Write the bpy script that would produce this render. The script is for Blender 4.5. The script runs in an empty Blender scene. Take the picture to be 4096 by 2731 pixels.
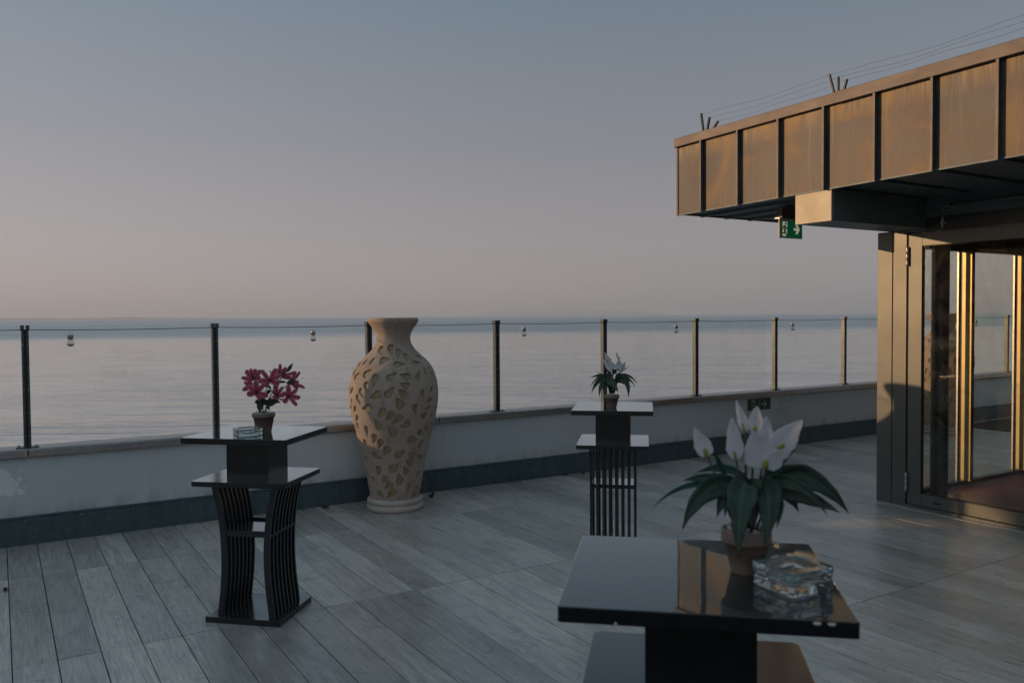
import bpy, bmesh, math, random
import numpy as np
from mathutils import Vector, Matrix
R = math.radians
rnd = random.Random(7)
sc = bpy.context.scene
COL = sc.collection

# ------------------------------------------------------------------ camera
HEAD = 0.5536460599                       # heading of the camera, right of +Y
cd = bpy.data.cameras.new('camera')
cd.sensor_width = 36.0; cd.lens = 29.2635
cd.clip_start = 0.05; cd.clip_end = 60000
cd.dof.use_dof = True; cd.dof.focus_distance = 6.3; cd.dof.aperture_fstop = 4.8
cam = bpy.data.objects.new('camera', cd); COL.objects.link(cam)
m = Matrix(((0.850474, 0.022279, -0.525544), (-0.525967, 0.022303, -0.850213), (-0.00722, 0.999503, 0.030686)))
cam.matrix_world = Matrix.Translation((0, 0, 1.5)) @ m.to_4x4()
sc.camera = cam

# ------------------------------------------------------------------ sky and sun
SUN_HEAD = R(-56.6); SUN_EL = R(8.1)      # heading (right of +Y) and elevation of the sun
w = bpy.data.worlds.new('World'); sc.world = w; w.use_nodes = True
nt = w.node_tree; nt.nodes.clear()
sky = nt.nodes.new('ShaderNodeTexSky'); sky.sky_type = 'NISHITA'; sky.sun_disc = False
sky.sun_elevation = SUN_EL; sky.sun_rotation = SUN_HEAD
sky.air_density = 1.0; sky.dust_density = 1.6; sky.ozone_density = 2.0; sky.altitude = 0
tc = nt.nodes.new('ShaderNodeTexCoord')
sep = nt.nodes.new('ShaderNodeSeparateXYZ')
ramp = nt.nodes.new('ShaderNodeValToRGB')
cr = ramp.color_ramp
cr.elements[0].position = 0.0; cr.elements[0].color = (0.395, 0.352, 0.366, 1)
cr.elements[1].position = 1.0; cr.elements[1].color = (0.200, 0.300, 0.365, 1)
for p, c in ((0.08, (0.360, 0.324, 0.342)), (0.20, (0.262, 0.262, 0.292)), (0.36, (0.168, 0.226, 0.284)), (0.55, (0.150, 0.222, 0.280))):
    e = cr.elements.new(p); e.color = (*c, 1)
mixs = nt.nodes.new('ShaderNodeMix'); mixs.data_type = 'RGBA'; mixs.inputs[0].default_value = 0.82
mul = nt.nodes.new('ShaderNodeVectorMath'); mul.operation = 'SCALE'; mul.inputs['Scale'].default_value = 0.11
# haze glow towards the low sun, part of the air itself, all round the horizon
dotn = nt.nodes.new('ShaderNodeVectorMath'); dotn.operation = 'DOT_PRODUCT'
dotn.inputs[1].default_value = (math.sin(SUN_HEAD) * math.cos(SUN_EL), math.cos(SUN_HEAD) * math.cos(SUN_EL), math.sin(SUN_EL))
mr = nt.nodes.new('ShaderNodeMapRange'); mr.inputs[1].default_value = -0.2; mr.inputs[2].default_value = 1.0; mr.inputs[3].default_value = 0.97; mr.inputs[4].default_value = 1.36
mr.interpolation_type = 'SMOOTHSTEP'
sc2 = nt.nodes.new('ShaderNodeVectorMath'); sc2.operation = 'SCALE'
bg = nt.nodes.new('ShaderNodeBackground'); out = nt.nodes.new('ShaderNodeOutputWorld')
L = nt.links.new
L(tc.outputs['Generated'], sep.inputs[0]); L(sep.outputs['Z'], ramp.inputs[0])
L(tc.outputs['Generated'], dotn.inputs[0]); L(dotn.outputs['Value'], mr.inputs[0])
L(ramp.outputs[0], sc2.inputs[0]); L(mr.outputs[0], sc2.inputs['Scale'])
L(sky.outputs[0], mul.inputs[0]); L(mul.outputs[0], mixs.inputs[6]); L(sc2.outputs[0], mixs.inputs[7])
L(mixs.outputs[2], bg.inputs[0]); L(bg.outputs[0], out.inputs[0])
bg.inputs[1].default_value = 1.0

sd = bpy.data.lights.new('sun', 'SUN'); sd.energy = 2.6; sd.angle = R(0.53); sd.color = (1.0, 0.62, 0.32)
sun = bpy.data.objects.new('sun', sd); COL.objects.link(sun)
sdir = Vector((math.sin(SUN_HEAD) * math.cos(SUN_EL), math.cos(SUN_HEAD) * math.cos(SUN_EL), math.sin(SUN_EL)))
sun.rotation_euler = sdir.to_track_quat('Z', 'Y').to_euler()
sun.location = (-20, 15, 10)

sc.view_settings.view_transform = 'Standard'; sc.view_settings.look = 'None'
sc.view_settings.exposure = 0.0; sc.view_settings.gamma = 1.0; sc.view_settings.use_curve_mapping = False
sc.render.engine = 'CYCLES'
cy = sc.cycles
cy.use_denoising = True; cy.max_bounces = 10; cy.transparent_max_bounces = 24; cy.glossy_bounces = 5; cy.transmission_bounces = 10
cy.caustics_reflective = False; cy.caustics_refractive = False; cy.sample_clamp_indirect = 4; cy.volume_bounces = 1
cy.use_adaptive_sampling = True; cy.adaptive_threshold = 0.01

# ------------------------------------------------------------------ helpers
class MB:
    def __init__(s): s.v = []; s.f = []; s.fs = []
    def add(s, vs, fs, smooth=False, M=None):
        b = len(s.v)
        for p in vs:
            s.v.append(tuple(M @ Vector(p)) if M is not None else tuple(p))
        for f in fs: s.f.append(tuple(b + i for i in f)); s.fs.append(smooth)
        return s
    def box(s, lo, hi, M=None):
        (a, b, c), (d, e, f) = lo, hi
        vs = [(a, b, c), (d, b, c), (d, e, c), (a, e, c), (a, b, f), (d, b, f), (d, e, f), (a, e, f)]
        return s.add(vs, [(0, 3, 2, 1), (4, 5, 6, 7), (0, 1, 5, 4), (1, 2, 6, 5), (2, 3, 7, 6), (3, 0, 4, 7)], M=M)
    def cbox(s, c, sz, M=None):
        return s.box([c[i] - sz[i] / 2 for i in range(3)], [c[i] + sz[i] / 2 for i in range(3)], M)
    def prism(s, poly, z0, z1, M=None):
        n = len(poly)
        vs = [(x, y, z0) for x, y in poly] + [(x, y, z1) for x, y in poly]
        fs = [tuple(range(n - 1, -1, -1)), tuple(range(n, 2 * n))] + [(i, (i + 1) % n, n + (i + 1) % n, n + i) for i in range(n)]
        return s.add(vs, fs, M=M)
    def lathe(s, prof, n=32, M=None, smooth=True):
        vs = []; fs = []
        for r, z in prof:
            for k in range(n):
                a = 2 * math.pi * k / n; vs.append((r * math.cos(a), r * math.sin(a), z))
        for j in range(len(prof) - 1):
            for k in range(n):
                k2 = (k + 1) % n; fs.append((j * n + k, j * n + k2, (j + 1) * n + k2, (j + 1) * n + k))
        return s.add(vs, fs, smooth, M)
    def tube(s, pts, r, n=8, caps=True):
        pts = [Vector(p) for p in pts]; rs = r if isinstance(r, (list, tuple)) else [r] * len(pts)
        vs = []; fs = []
        t0 = (pts[1] - pts[0]).normalized()
        up = Vector((0, 0, 1)) if abs(t0.z) < .9 else Vector((1, 0, 0))
        a = t0.cross(up).normalized()
        for i, p in enumerate(pts):
            t = (pts[min(i + 1, len(pts) - 1)] - pts[max(i - 1, 0)]).normalized()
            a = (a - t * a.dot(t)).normalized(); b = t.cross(a)
            for k in range(n):
                q = 2 * math.pi * k / n
                vs.append(p + a * (rs[i] * math.cos(q)) + b * (rs[i] * math.sin(q)))
        for j in range(len(pts) - 1):
            for k in range(n):
                k2 = (k + 1) % n; fs.append((j * n + k, (j + 1) * n + k, (j + 1) * n + k2, j * n + k2))
        if caps:
            fs.append(tuple(range(n))); e = (len(pts) - 1) * n; fs.append(tuple(e + k for k in range(n - 1, -1, -1)))
        return s.add(vs, fs, True)
    def mesh(s, name, mat):
        me = bpy.data.meshes.new(name); me.from_pydata(s.v, [], s.f)
        me.polygons.foreach_set('use_smooth', s.fs)
        if mat: me.materials.append(mat)
        me.update(); return me
    def build(s, name, mat, parent=None, bevel=0, segs=2, loc=None):
        return place(name, s.mesh(name, mat), parent, bevel, segs, loc)
def place(name, me, parent=None, bevel=0, segs=2, loc=None):
    o = bpy.data.objects.new(name, me); COL.objects.link(o)
    if parent is not None: o.parent = parent
    if loc is not None: o.location = loc
    if bevel:
        b = o.modifiers.new('bevel', 'BEVEL'); b.width = bevel; b.segments = segs; b.limit_method = 'ANGLE'; b.angle_limit = R(40)
    return o
def tag(o, label=None, cat=None, group=None, kind=None):
    if label: o['label'] = label
    if cat: o['category'] = cat
    if group: o['group'] = group
    if kind: o['kind'] = kind
    return o
def empty(name, loc=(0, 0, 0), rz=0):
    o = bpy.data.objects.new(name, None); o.empty_display_size = .1; COL.objects.link(o)
    o.location = loc; o.rotation_euler = (0, 0, rz); return o
def copy_tree(o, parent=None):
    c = o.copy(); COL.objects.link(c)
    if parent is not None: c.parent = parent
    for ch in list(o.children): copy_tree(ch, c)
    return c

# ---- materials
def new_mat(name):
    m = bpy.data.materials.new(name); m.use_nodes = True
    n = m.node_tree; b = n.nodes['Principled BSDF']; return m, n, b
def node(n, t, **kw):
    x = n.nodes.new(t)
    for k, v in kw.items(): setattr(x, k, v)
    return x
def coords(n, scale=(1, 1, 1), space='Object', rnd_off=False):
    tc = node(n, 'ShaderNodeTexCoord'); mp = node(n, 'ShaderNodeMapping'); mp.inputs['Scale'].default_value = scale
    if rnd_off:
        oi = node(n, 'ShaderNodeObjectInfo'); vm = node(n, 'ShaderNodeVectorMath', operation='SCALE'); vm.inputs[0].default_value = (37., 51., 13.)
        n.links.new(oi.outputs['Random'], vm.inputs['Scale']); ad = node(n, 'ShaderNodeVectorMath', operation='ADD')
        n.links.new(tc.outputs[space], ad.inputs[0]); n.links.new(vm.outputs[0], ad.inputs[1]); n.links.new(ad.outputs[0], mp.inputs[0])
    else: n.links.new(tc.outputs[space], mp.inputs[0])
    return mp.outputs[0]
def noise(n, vec, scale, detail=4, rough=.55, dist=0):
    x = node(n, 'ShaderNodeTexNoise'); x.inputs['Scale'].default_value = scale; x.inputs['Detail'].default_value = detail
    x.inputs['Roughness'].default_value = rough; x.inputs['Distortion'].default_value = dist
    n.links.new(vec, x.inputs['Vector']); return x.outputs['Fac']
def rampn(n, fac, stops):
    r = node(n, 'ShaderNodeValToRGB'); cr = r.color_ramp
    while len(cr.elements) < len(stops): cr.elements.new(.5)
    for e, (p, c) in zip(cr.elements, stops):
        e.position = p; e.color = (*c, 1) if len(c) == 3 else c
    n.links.new(fac, r.inputs[0]); return r.outputs[0]
def g(v): return (v, v, v)
def mix(n, fac, a, b, mode='MIX'):
    x = node(n, 'ShaderNodeMix', data_type='RGBA', blend_type=mode)
    for i, v in ((0, fac), (6, a), (7, b)):
        if isinstance(v, (int, float)): x.inputs[i].default_value = v
        elif isinstance(v, tuple): x.inputs[i].default_value = (*v, 1)
        else: n.links.new(v, x.inputs[i])
    return x.outputs[2]
def mathn(n, op, a, b=0.):
    x = node(n, 'ShaderNodeMath', operation=op)
    for i, v in ((0, a), (1, b)):
        if isinstance(v, (int, float)): x.inputs[i].default_value = v
        else: n.links.new(v, x.inputs[i])
    return x.outputs[0]
def bump(n, b, h, strength=.3, dist=.002):
    x = node(n, 'ShaderNodeBump'); x.inputs['Strength'].default_value = strength; x.inputs['Distance'].default_value = dist
    n.links.new(h, x.inputs['Height']); n.links.new(x.outputs[0], b.inputs['Normal'])
def simple(name, c1, c2=None, rough=.5, scale=20, metal=0, bmp=.2, bdist=.001, stretch=(1, 1, 1), spec=.5, rr=.08, coat=0, rnd_off=False):
    m, n, b = new_mat(name); v = coords(n, stretch, rnd_off=rnd_off)
    f = noise(n, v, scale, 6, .6); c2 = c2 or tuple(x * .75 for x in c1)
    n.links.new(rampn(n, f, [(.3, c2), (.7, c1)]), b.inputs['Base Color'])
    r2 = noise(n, v, scale * .6, 5)
    mr = node(n, 'ShaderNodeMapRange'); mr.inputs[3].default_value = max(rough - rr, .02); mr.inputs[4].default_value = rough + rr
    n.links.new(r2, mr.inputs[0]); n.links.new(mr.outputs[0], b.inputs['Roughness'])
    b.inputs['Metallic'].default_value = metal; b.inputs['Specular IOR Level'].default_value = spec
    b.inputs['Coat Weight'].default_value = coat
    if bmp: bump(n, b, noise(n, v, scale * 4, 4), bmp, bdist)
    return m

MAT = {}
# porcelain planks with a wood print: streaks along Y, every plank its own tone
def mk_plank():
    m, n, b = new_mat('wood_look_tile')
    v = coords(n, (1, 1, 1), rnd_off=True); vs = coords(n, (9, .9, 1), rnd_off=True); vf = coords(n, (60, 3.0, 1), rnd_off=True)
    big = noise(n, v, 3.2, 5, .6, .6); st = noise(n, vs, 2.2, 8, .65, .8); fine = noise(n, vf, 2.0, 5, .6)
    blot = noise(n, v, 11, 7, .7, 1.2); grit = noise(n, v, 160, 3)
    base = rampn(n, st, [(.32, (.15, .162, .168)), (.46, (.31, .318, .315)), (.60, (.40, .402, .392)), (.72, (.52, .52, .505))])
    c = mix(n, .28, base, rampn(n, big, [(.3, (.22, .23, .235)), (.7, (.46, .465, .455))]))
    c = mix(n, .34, c, rampn(n, fine, [(.36, (.15, .16, .165)), (.64, (.54, .54, .525))]))
    c = mix(n, 1., c, (1.44, 1.30, 1.20), 'MULTIPLY')
    c = mix(n, rampn(n, blot, [(.56, g(0)), (.70, g(.6))]), c, (.12, .135, .14))
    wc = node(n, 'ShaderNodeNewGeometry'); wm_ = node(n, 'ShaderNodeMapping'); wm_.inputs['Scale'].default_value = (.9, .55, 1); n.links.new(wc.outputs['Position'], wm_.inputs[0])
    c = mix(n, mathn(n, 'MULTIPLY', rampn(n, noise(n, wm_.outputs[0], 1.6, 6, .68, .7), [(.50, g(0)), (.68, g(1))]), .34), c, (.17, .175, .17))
    c = mix(n, mathn(n, 'MULTIPLY', rampn(n, noise(n, wc.outputs['Position'], 38, 3, .8), [(.70, g(0)), (.76, g(1))]), .5), c, (.60, .59, .56))
    oi = node(n, 'ShaderNodeObjectInfo')
    tone = rampn(n, oi.outputs['Random'], [(0, (.84, .84, .84)), (.3, (1.02, 1.0, .96)), (.6, (1.12, 1.11, 1.10)), (1, (1.36, 1.33, 1.28))])
    c = mix(n, 1.0, c, tone, 'MULTIPLY')
    n.links.new(c, b.inputs['Base Color'])
    mr = node(n, 'ShaderNodeMapRange'); mr.inputs[3].default_value = .22; mr.inputs[4].default_value = .42
    n.links.new(big, mr.inputs[0]); n.links.new(mr.outputs[0], b.inputs['Roughness'])
    h = mathn(n, 'ADD', mathn(n, 'MULTIPLY', st, .6), mathn(n, 'MULTIPLY', fine, .5)); h = mathn(n, 'ADD', h, mathn(n, 'MULTIPLY', grit, .15))
    bump(n, b, h, .35, .0015); return m
MAT['plank'] = mk_plank(); MAT['plank'].node_tree.nodes['Principled BSDF'].inputs['Specular IOR Level'].default_value = .85
MAT['subfloor'] = simple('dark_subfloor', (.02, .02, .02), rough=.9)
# painted render of the parapet
def mk_plaster():
    m, n, b = new_mat('painted_render'); v = coords(n)
    a = noise(n, v, 1.4, 6, .6); f = noise(n, v, 220, 3)
    c = rampn(n, a, [(.3, (.59, .64, .665)), (.7, (.67, .715, .735))])
    sp = node(n, 'ShaderNodeSeparateXYZ'); n.links.new(v, sp.inputs[0])
    # peeled patches: at the left end and two small ones further along
    pn = noise(n, coords(n, (1, 1, 1.3)), 7, 9, .68, .5)
    def window(x0, x1, z0, z1, sx=.12, sz=.05):
        def ss(val, lo, hi):
            q = node(n, 'ShaderNodeMapRange', interpolation_type='SMOOTHSTEP'); q.inputs[1].default_value = lo; q.inputs[2].default_value = hi
            n.links.new(val, q.inputs[0]); return q.outputs[0]
        a1 = mathn(n, 'MULTIPLY', ss(sp.outputs['X'], x0 - sx, x0 + sx), ss(sp.outputs['X'], x1 + sx, x1 - sx))
        a2 = mathn(n, 'MULTIPLY', ss(sp.outputs['Z'], z0 - sz, z0 + sz), ss(sp.outputs['Z'], z1 + sz, z1 - sz))
        return mathn(n, 'MULTIPLY', a1, a2)
    wm = mathn(n, 'MAXIMUM', window(-.6, .22, .30, .56), window(6.30, 6.46, .34, .46, .08, .05))
    wm = mathn(n, 'MAXIMUM', wm, window(5.68, 5.92, .27, .34, .08, .04))
    wm = mathn(n, 'MAXIMUM', wm, window(-.6, .05, .17, .27, .12, .03))
    wm = mathn(n, 'MAXIMUM', wm, window(1.34, 1.44, .48, .56, .05, .04))
    pk = mathn(n, 'GREATER_THAN', mathn(n, 'MULTIPLY', wm, mathn(n, 'ADD', pn, .42)), .90)
    c = mix(n, pk, c, (.84, .87, .88))
    # dirt splashed up along the skirting and faint runs under the cap
    dz = node(n, 'ShaderNodeMapRange'); dz.inputs[1].default_value = .30; dz.inputs[2].default_value = .18; n.links.new(sp.outputs['Z'], dz.inputs[0])
    dn = noise(n, coords(n, (1, 1, .5)), 9, 6, .7)
    d = mathn(n, 'MULTIPLY', dz.outputs[0], rampn(n, dn, [(.42, g(0)), (.62, g(.75))]))
    c = mix(n, d, c, (.36, .36, .33))
    dr = noise(n, coords(n, (5, 5, .25)), 5, 5, .7)
    c = mix(n, mathn(n, 'MULTIPLY', rampn(n, dr, [(.58, g(0)), (.74, g(.35))]), 1.), c, (.48, .50, .50))
    vo = node(n, 'ShaderNodeTexVoronoi', feature='DISTANCE_TO_EDGE'); vo.inputs['Scale'].default_value = .9
    wn = node(n, 'ShaderNodeTexNoise'); wn.inputs['Scale'].default_value = 5; wn.inputs['Detail'].default_value = 6; n.links.new(v, wn.inputs['Vector'])
    wv = node(n, 'ShaderNodeVectorMath', operation='MULTIPLY_ADD'); n.links.new(wn.outputs['Color'], wv.inputs[0]); wv.inputs[1].default_value = (.35, .35, .35); n.links.new(v, wv.inputs[2]); n.links.new(wv.outputs[0], vo.inputs['Vector'])
    cm = mathn(n, 'MULTIPLY', rampn(n, vo.outputs['Distance'], [(.0, g(1)), (.006, g(0))]), rampn(n, noise(n, v, 1.1, 2), [(.52, g(0)), (.60, g(.45))]))
    c = mix(n, cm, c, (.25, .26, .26))
    n.links.new(c, b.inputs['Base Color']); b.inputs['Roughness'].default_value = .8
    bump(n, b, mathn(n, 'ADD', f, mathn(n, 'MULTIPLY', noise(n, v, 12, 4), 2.)), .4, .003); return m
MAT['plaster'] = mk_plaster()
def mk_zinc(name, c1, c2, rough=.45, metal=.3, streak=(3, 3, .35)):
    m, n, b = new_mat(name); v = coords(n, streak); v2 = coords(n)
    s1 = noise(n, v, 6, 8, .7, .4); s2 = noise(n, v2, 22, 6, .7)
    c = rampn(n, s1, [(.3, c2), (.7, c1)]); c = mix(n, mathn(n, 'MULTIPLY', rampn(n, s2, [(.55, g(0)), (.75, g(1))]), .45), c, tuple(min(1, x * 1.9 + .02) for x in c1))
    n.links.new(c, b.inputs['Base Color']); b.inputs['Metallic'].default_value = metal
    mr = node(n, 'ShaderNodeMapRange'); mr.inputs[3].default_value = rough - .12; mr.inputs[4].default_value = rough + .2
    n.links.new(s1, mr.inputs[0]); n.links.new(mr.outputs[0], b.inputs['Roughness'])
    bump(n, b, s1, .12, .003); return m
MAT['skirting'] = mk_zinc('weathered_skirting_metal', (.088, .140, .155), (.050, .088, .100), .5, .1)
MAT['cap'] = mk_zinc('wall_cap_metal', (.42, .40, .385), (.30, .28, .27), .34, .75, (.5, 3, 3))
# oxidised bronze-brown cladding
def mk_bronze():
    m, n, b = new_mat('oxidised_cladding'); v = coords(n, (7, 7, .5), rnd_off=True); v2 = coords(n, rnd_off=True); vs = coords(n, (14, 14, .35), rnd_off=True)
    cloud = noise(n, v2, 2.2, 7, .62, .8); st = noise(n, v, 9, 8, .75, .2); big = noise(n, vs, 2.5, 4, .6)
    tc = node(n, 'ShaderNodeTexCoord'); sp = node(n, 'ShaderNodeSeparateXYZ'); n.links.new(tc.outputs['Generated'], sp.inputs[0])
    c = rampn(n, cloud, [(.38, (.055, .055, .062)), (.47, (.085, .070, .063)), (.53, (.13, .088, .060)), (.62, (.235, .145, .062))])
    c = mix(n, .22, c, rampn(n, st, [(.3, (.045, .040, .040)), (.7, (.17, .125, .09))]))
    c = mix(n, mathn(n, 'MULTIPLY', rampn(n, big, [(.60, g(0)), (.74, g(1))]), .40), c, (.24, .22, .225))
    c = mix(n, 1., c, (.80, .87, 1.0), 'MULTIPLY')
    # yellower along the top edge of each sheet
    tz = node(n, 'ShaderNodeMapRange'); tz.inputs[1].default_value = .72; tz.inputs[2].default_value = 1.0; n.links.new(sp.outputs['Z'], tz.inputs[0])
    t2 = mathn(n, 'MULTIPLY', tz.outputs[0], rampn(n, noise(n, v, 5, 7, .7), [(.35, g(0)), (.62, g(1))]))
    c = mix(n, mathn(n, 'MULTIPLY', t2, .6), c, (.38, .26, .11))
    spk = noise(n, v2, 60, 3, .7)
    c = mix(n, rampn(n, spk, [(.66, g(0)), (.72, g(.5))]), c, (.07, .05, .045))
    n.links.new(c, b.inputs['Base Color']); b.inputs['Metallic'].default_value = .25
    mr = node(n, 'ShaderNodeMapRange'); mr.inputs[3].default_value = .38; mr.inputs[4].default_value = .62
    n.links.new(cloud, mr.inputs[0]); n.links.new(mr.outputs[0], b.inputs['Roughness'])
    bump(n, b, mathn(n, 'ADD', mathn(n, 'MULTIPLY', noise(n, v2, 1.6, 2), 2.), mathn(n, 'MULTIPLY', st, .06)), .5, .006); return m
MAT['bronze'] = mk_bronze()
MAT['coping'] = simple('coping_brown_metal', (.145, .118, .108), (.10, .085, .082), .5, 6, .3, .15, .001, (3, 1, 3))
MAT['seam'] = simple('dark_standing_seam', (.13, .165, .185), (.085, .11, .125), .5, 20, .3)
MAT['soffit'] = simple('dark_soffit_metal', (.18, .21, .215), (.13, .155, .16), .5, 4, .2, .1)
MAT['beamend'] = simple('pale_yellow_beam_cap', (.37, .335, .27), (.28, .245, .18), .45, 5, .2, .3, .004)  # pale yellow, lighter than the beam behind it
MAT['frame'] = simple('bronze_anodised_frame', (.140, .140, .126), (.120, .122, .110), .42, 3, .35, .05)
MAT['darkframe'] = simple('dark_inner_frame', (.035, .036, .036), None, .4, 6)
MAT['sungold'] = simple('sunlit_gold_edge', (.56, .45, .21), (.48, .37, .17), .4, 5, .35)  # bright gold has the warm sunlight on the edge put into it
MAT['rubber'] = simple('black_gasket', (.01, .01, .01), None, .6)
MAT['steel'] = simple('brushed_steel', (.45, .43, .41), (.32, .31, .30), .35, 40, .8)
MAT['post'] = simple('post_grey_metal', (.11, .125, .13), (.07, .085, .09), .38, 12, .55)
MAT['postdark'] = simple('post_dark_channel', (.022, .026, .028), None, .5)
MAT['cable'] = simple('black_cable', (.012, .012, .014), None, .5)
def mirror_coat(n, b, power, amount, rough_fac, bmp, tint=(1, 1, 1, 1)):
    """lacquer: dark body under a clear mirror-like film that reflects more the flatter it is seen"""
    ge = node(n, 'ShaderNodeNewGeometry'); dt = node(n, 'ShaderNodeVectorMath', operation='DOT_PRODUCT')
    n.links.new(ge.outputs['Incoming'], dt.inputs[0]); n.links.new(ge.outputs['Normal'], dt.inputs[1])
    inv = mathn(n, 'SUBTRACT', 1., mathn(n, 'ABSOLUTE', dt.outputs['Value']))
    f = mathn(n, 'MINIMUM', mathn(n, 'ADD', mathn(n, 'MULTIPLY', mathn(n, 'POWER', inv, power), amount), .025), .93)
    gl = node(n, 'ShaderNodeBsdfGlossy'); gl.inputs[0].default_value = tint; n.links.new(rough_fac, gl.inputs['Roughness'])
    bp = node(n, 'ShaderNodeBump'); bp.inputs['Strength'].default_value = bmp; bp.inputs['Distance'].default_value = .004
    n.links.new(noise(n, coords(n), 6, 1), bp.inputs['Height']); n.links.new(bp.outputs[0], gl.inputs['Normal'])
    ms = node(n, 'ShaderNodeMixShader'); n.links.new(f, ms.inputs[0]); n.links.new(b.outputs[0], ms.inputs[1]); n.links.new(gl.outputs[0], ms.inputs[2])
    n.links.new(ms.outputs[0], n.nodes['Material Output'].inputs[0])
def mk_lacquer():
    m, n, b = new_mat('black_piano_lacquer'); v = coords(n)
    dust = rampn(n, noise(n, v, 5, 8, .72, .6), [(.45, (.004, .006, .0065)), (.75, (.013, .015, .016))]); n.links.new(dust, b.inputs['Base Color'])
    b.inputs['Roughness'].default_value = .5
    s_ = noise(n, v, 9, 6, .6); mr = node(n, 'ShaderNodeMapRange'); mr.inputs[1].default_value = .4; mr.inputs[2].default_value = .8; mr.inputs[3].default_value = .012; mr.inputs[4].default_value = .10
    n.links.new(s_, mr.inputs[0]); mirror_coat(n, b, 5.2, 1.85, mr.outputs[0], .09, (.84, .95, 1.0, 1)); return m
MAT['lacquer'] = mk_lacquer()
def mk_slat():
    m, n, b = new_mat('black_satin_lacquer'); v = coords(n)
    c = rampn(n, noise(n, v, 30, 5), [(.3, (.006, .009, .010)), (.7, (.012, .016, .018))]); n.links.new(c, b.inputs['Base Color'])
    b.inputs['Roughness'].default_value = .3; b.inputs['IOR'].default_value = 1.55
    return m
MAT['slat'] = mk_slat()
# second plate: same lacquer but matt with dust
MAT['dusty'] = simple('dusty_black_lacquer', (.016, .019, .020), (.008, .010, .011), .17, 7, 0, .03, .001)
def _dusty():
    n = MAT['dusty'].node_tree; b = n.nodes['Principled BSDF']; v = coords(n)
    mr = node(n, 'ShaderNodeMapRange'); mr.inputs[3].default_value = .06; mr.inputs[4].default_value = .26; n.links.new(noise(n, v, 6, 6, .65), mr.inputs[0])
    mirror_coat(n, b, 6.0, 2.0, mr.outputs[0], .03, (.88, .96, 1.0, 1))
_dusty()
# clay / cast stone vase
def mk_stone():
    m, n, b = new_mat('sandy_cast_stone'); v = coords(n, rnd_off=True)
    a = noise(n, v, 3.2, 7, .62, .5); f = noise(n, v, 55, 6, .75); st = noise(n, coords(n, (5, 5, .8), rnd_off=True), 3, 6, .6, .5)
    c = rampn(n, a, [(.28, (.35, .255, .20)), (.5, (.52, .395, .315)), (.75, (.63, .50, .40))])
    c = mix(n, .35, c, rampn(n, f, [(.3, (.27, .225, .18)), (.7, (.50, .43, .35))]))
    c = mix(n, mathn(n, 'MULTIPLY', rampn(n, st, [(.55, g(0)), (.75, g(1))]), .45), c, (.13, .115, .10))
    n.links.new(c, b.inputs['Base Color']); b.inputs['Roughness'].default_value = .9
    bump(n, b, mathn(n, 'ADD', f, mathn(n, 'MULTIPLY', noise(n, v, 260, 3), .5)), .5, .003); return m
MAT['stone'] = mk_stone()
MAT['plinth'] = simple('pale_cast_stone', (.62, .54, .47), (.48, .41, .35), .9, 14, 0, .5, .003)
MAT['inlay'] = simple('mottled_olive_inlay', (.45, .355, .205), (.26, .20, .12), .55, 28, 0, .4, .002, rnd_off=True)
MAT['pot'] = simple('weathered_terracotta', (.33, .245, .195), (.22, .18, .155), .88, 26, 0, .4, .001, rnd_off=True)
MAT['pebble'] = simple('white_pebble', (.58, .56, .51), (.42, .40, .36), .7, 60, 0, .3)
def mk_leaf(name, c1, c2, rough=.4, vein=None, trans=.1):
    m, n, b = new_mat(name); v = coords(n, rnd_off=True)
    c = rampn(n, noise(n, v, 35, 6, .6), [(.3, c2), (.7, c1)])
    uvn = node(n, 'ShaderNodeUVMap'); sp = node(n, 'ShaderNodeSeparateXYZ'); n.links.new(uvn.outputs[0], sp.inputs[0])
    mid = mathn(n, 'ABSOLUTE', mathn(n, 'SUBTRACT', sp.outputs['X'], .5))
    if vein:
        c = mix(n, rampn(n, mid, [(.0, g(.8)), (.10, g(0))]), c, vein)
    wv = node(n, 'ShaderNodeTexWave'); wv.inputs['Scale'].default_value = 6; wv.inputs['Distortion'].default_value = .6
    cb = node(n, 'ShaderNodeCombineXYZ'); n.links.new(mathn(n, 'ADD', mathn(n, 'MULTIPLY', sp.outputs['Y'], 1.6), mathn(n, 'MULTIPLY', mid, -1.6)), cb.inputs[0]); n.links.new(cb.outputs[0], wv.inputs['Vector'])
    n.links.new(c, b.inputs['Base Color']); b.inputs['Roughness'].default_value = rough
    tr = node(n, 'ShaderNodeBsdfTranslucent'); n.links.new(c, tr.inputs[0])
    ms = node(n, 'ShaderNodeMixShader'); ms.inputs[0].default_value = trans
    o = n.nodes['Material Output']; n.links.new(b.outputs[0], ms.inputs[1]); n.links.new(tr.outputs[0], ms.inputs[2]); n.links.new(ms.outputs[0], o.inputs[0])
    bump(n, b, wv.outputs['Fac'], .25, .0015); return m
MAT['leaf'] = mk_leaf('dark_green_leaf', (.045, .098, .062), (.016, .044, .032), .42, (.075, .14, .085))
MAT['leaf2'] = mk_leaf('teal_green_leaf', (.02, .13, .095), (.015, .08, .06), .4, None, .25)
MAT['lileaf'] = mk_leaf('lily_leaf', (.022, .065, .032), (.010, .030, .018), .42, (.04, .09, .04))
MAT['stem'] = simple('green_stem', (.045, .075, .03), (.02, .04, .02), .5, 30)
MAT['bud'] = mk_leaf('green_bud', (.05, .12, .04), (.03, .07, .03), .5)
MAT['spathe'] = mk_leaf('white_spathe', (.93, .93, .95), (.86, .86, .90), .6, None, .5)
MAT['spadix'] = simple('yellow_green_spadix', (.42, .42, .08), (.30, .33, .06), .7, 80, 0, .5)
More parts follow.
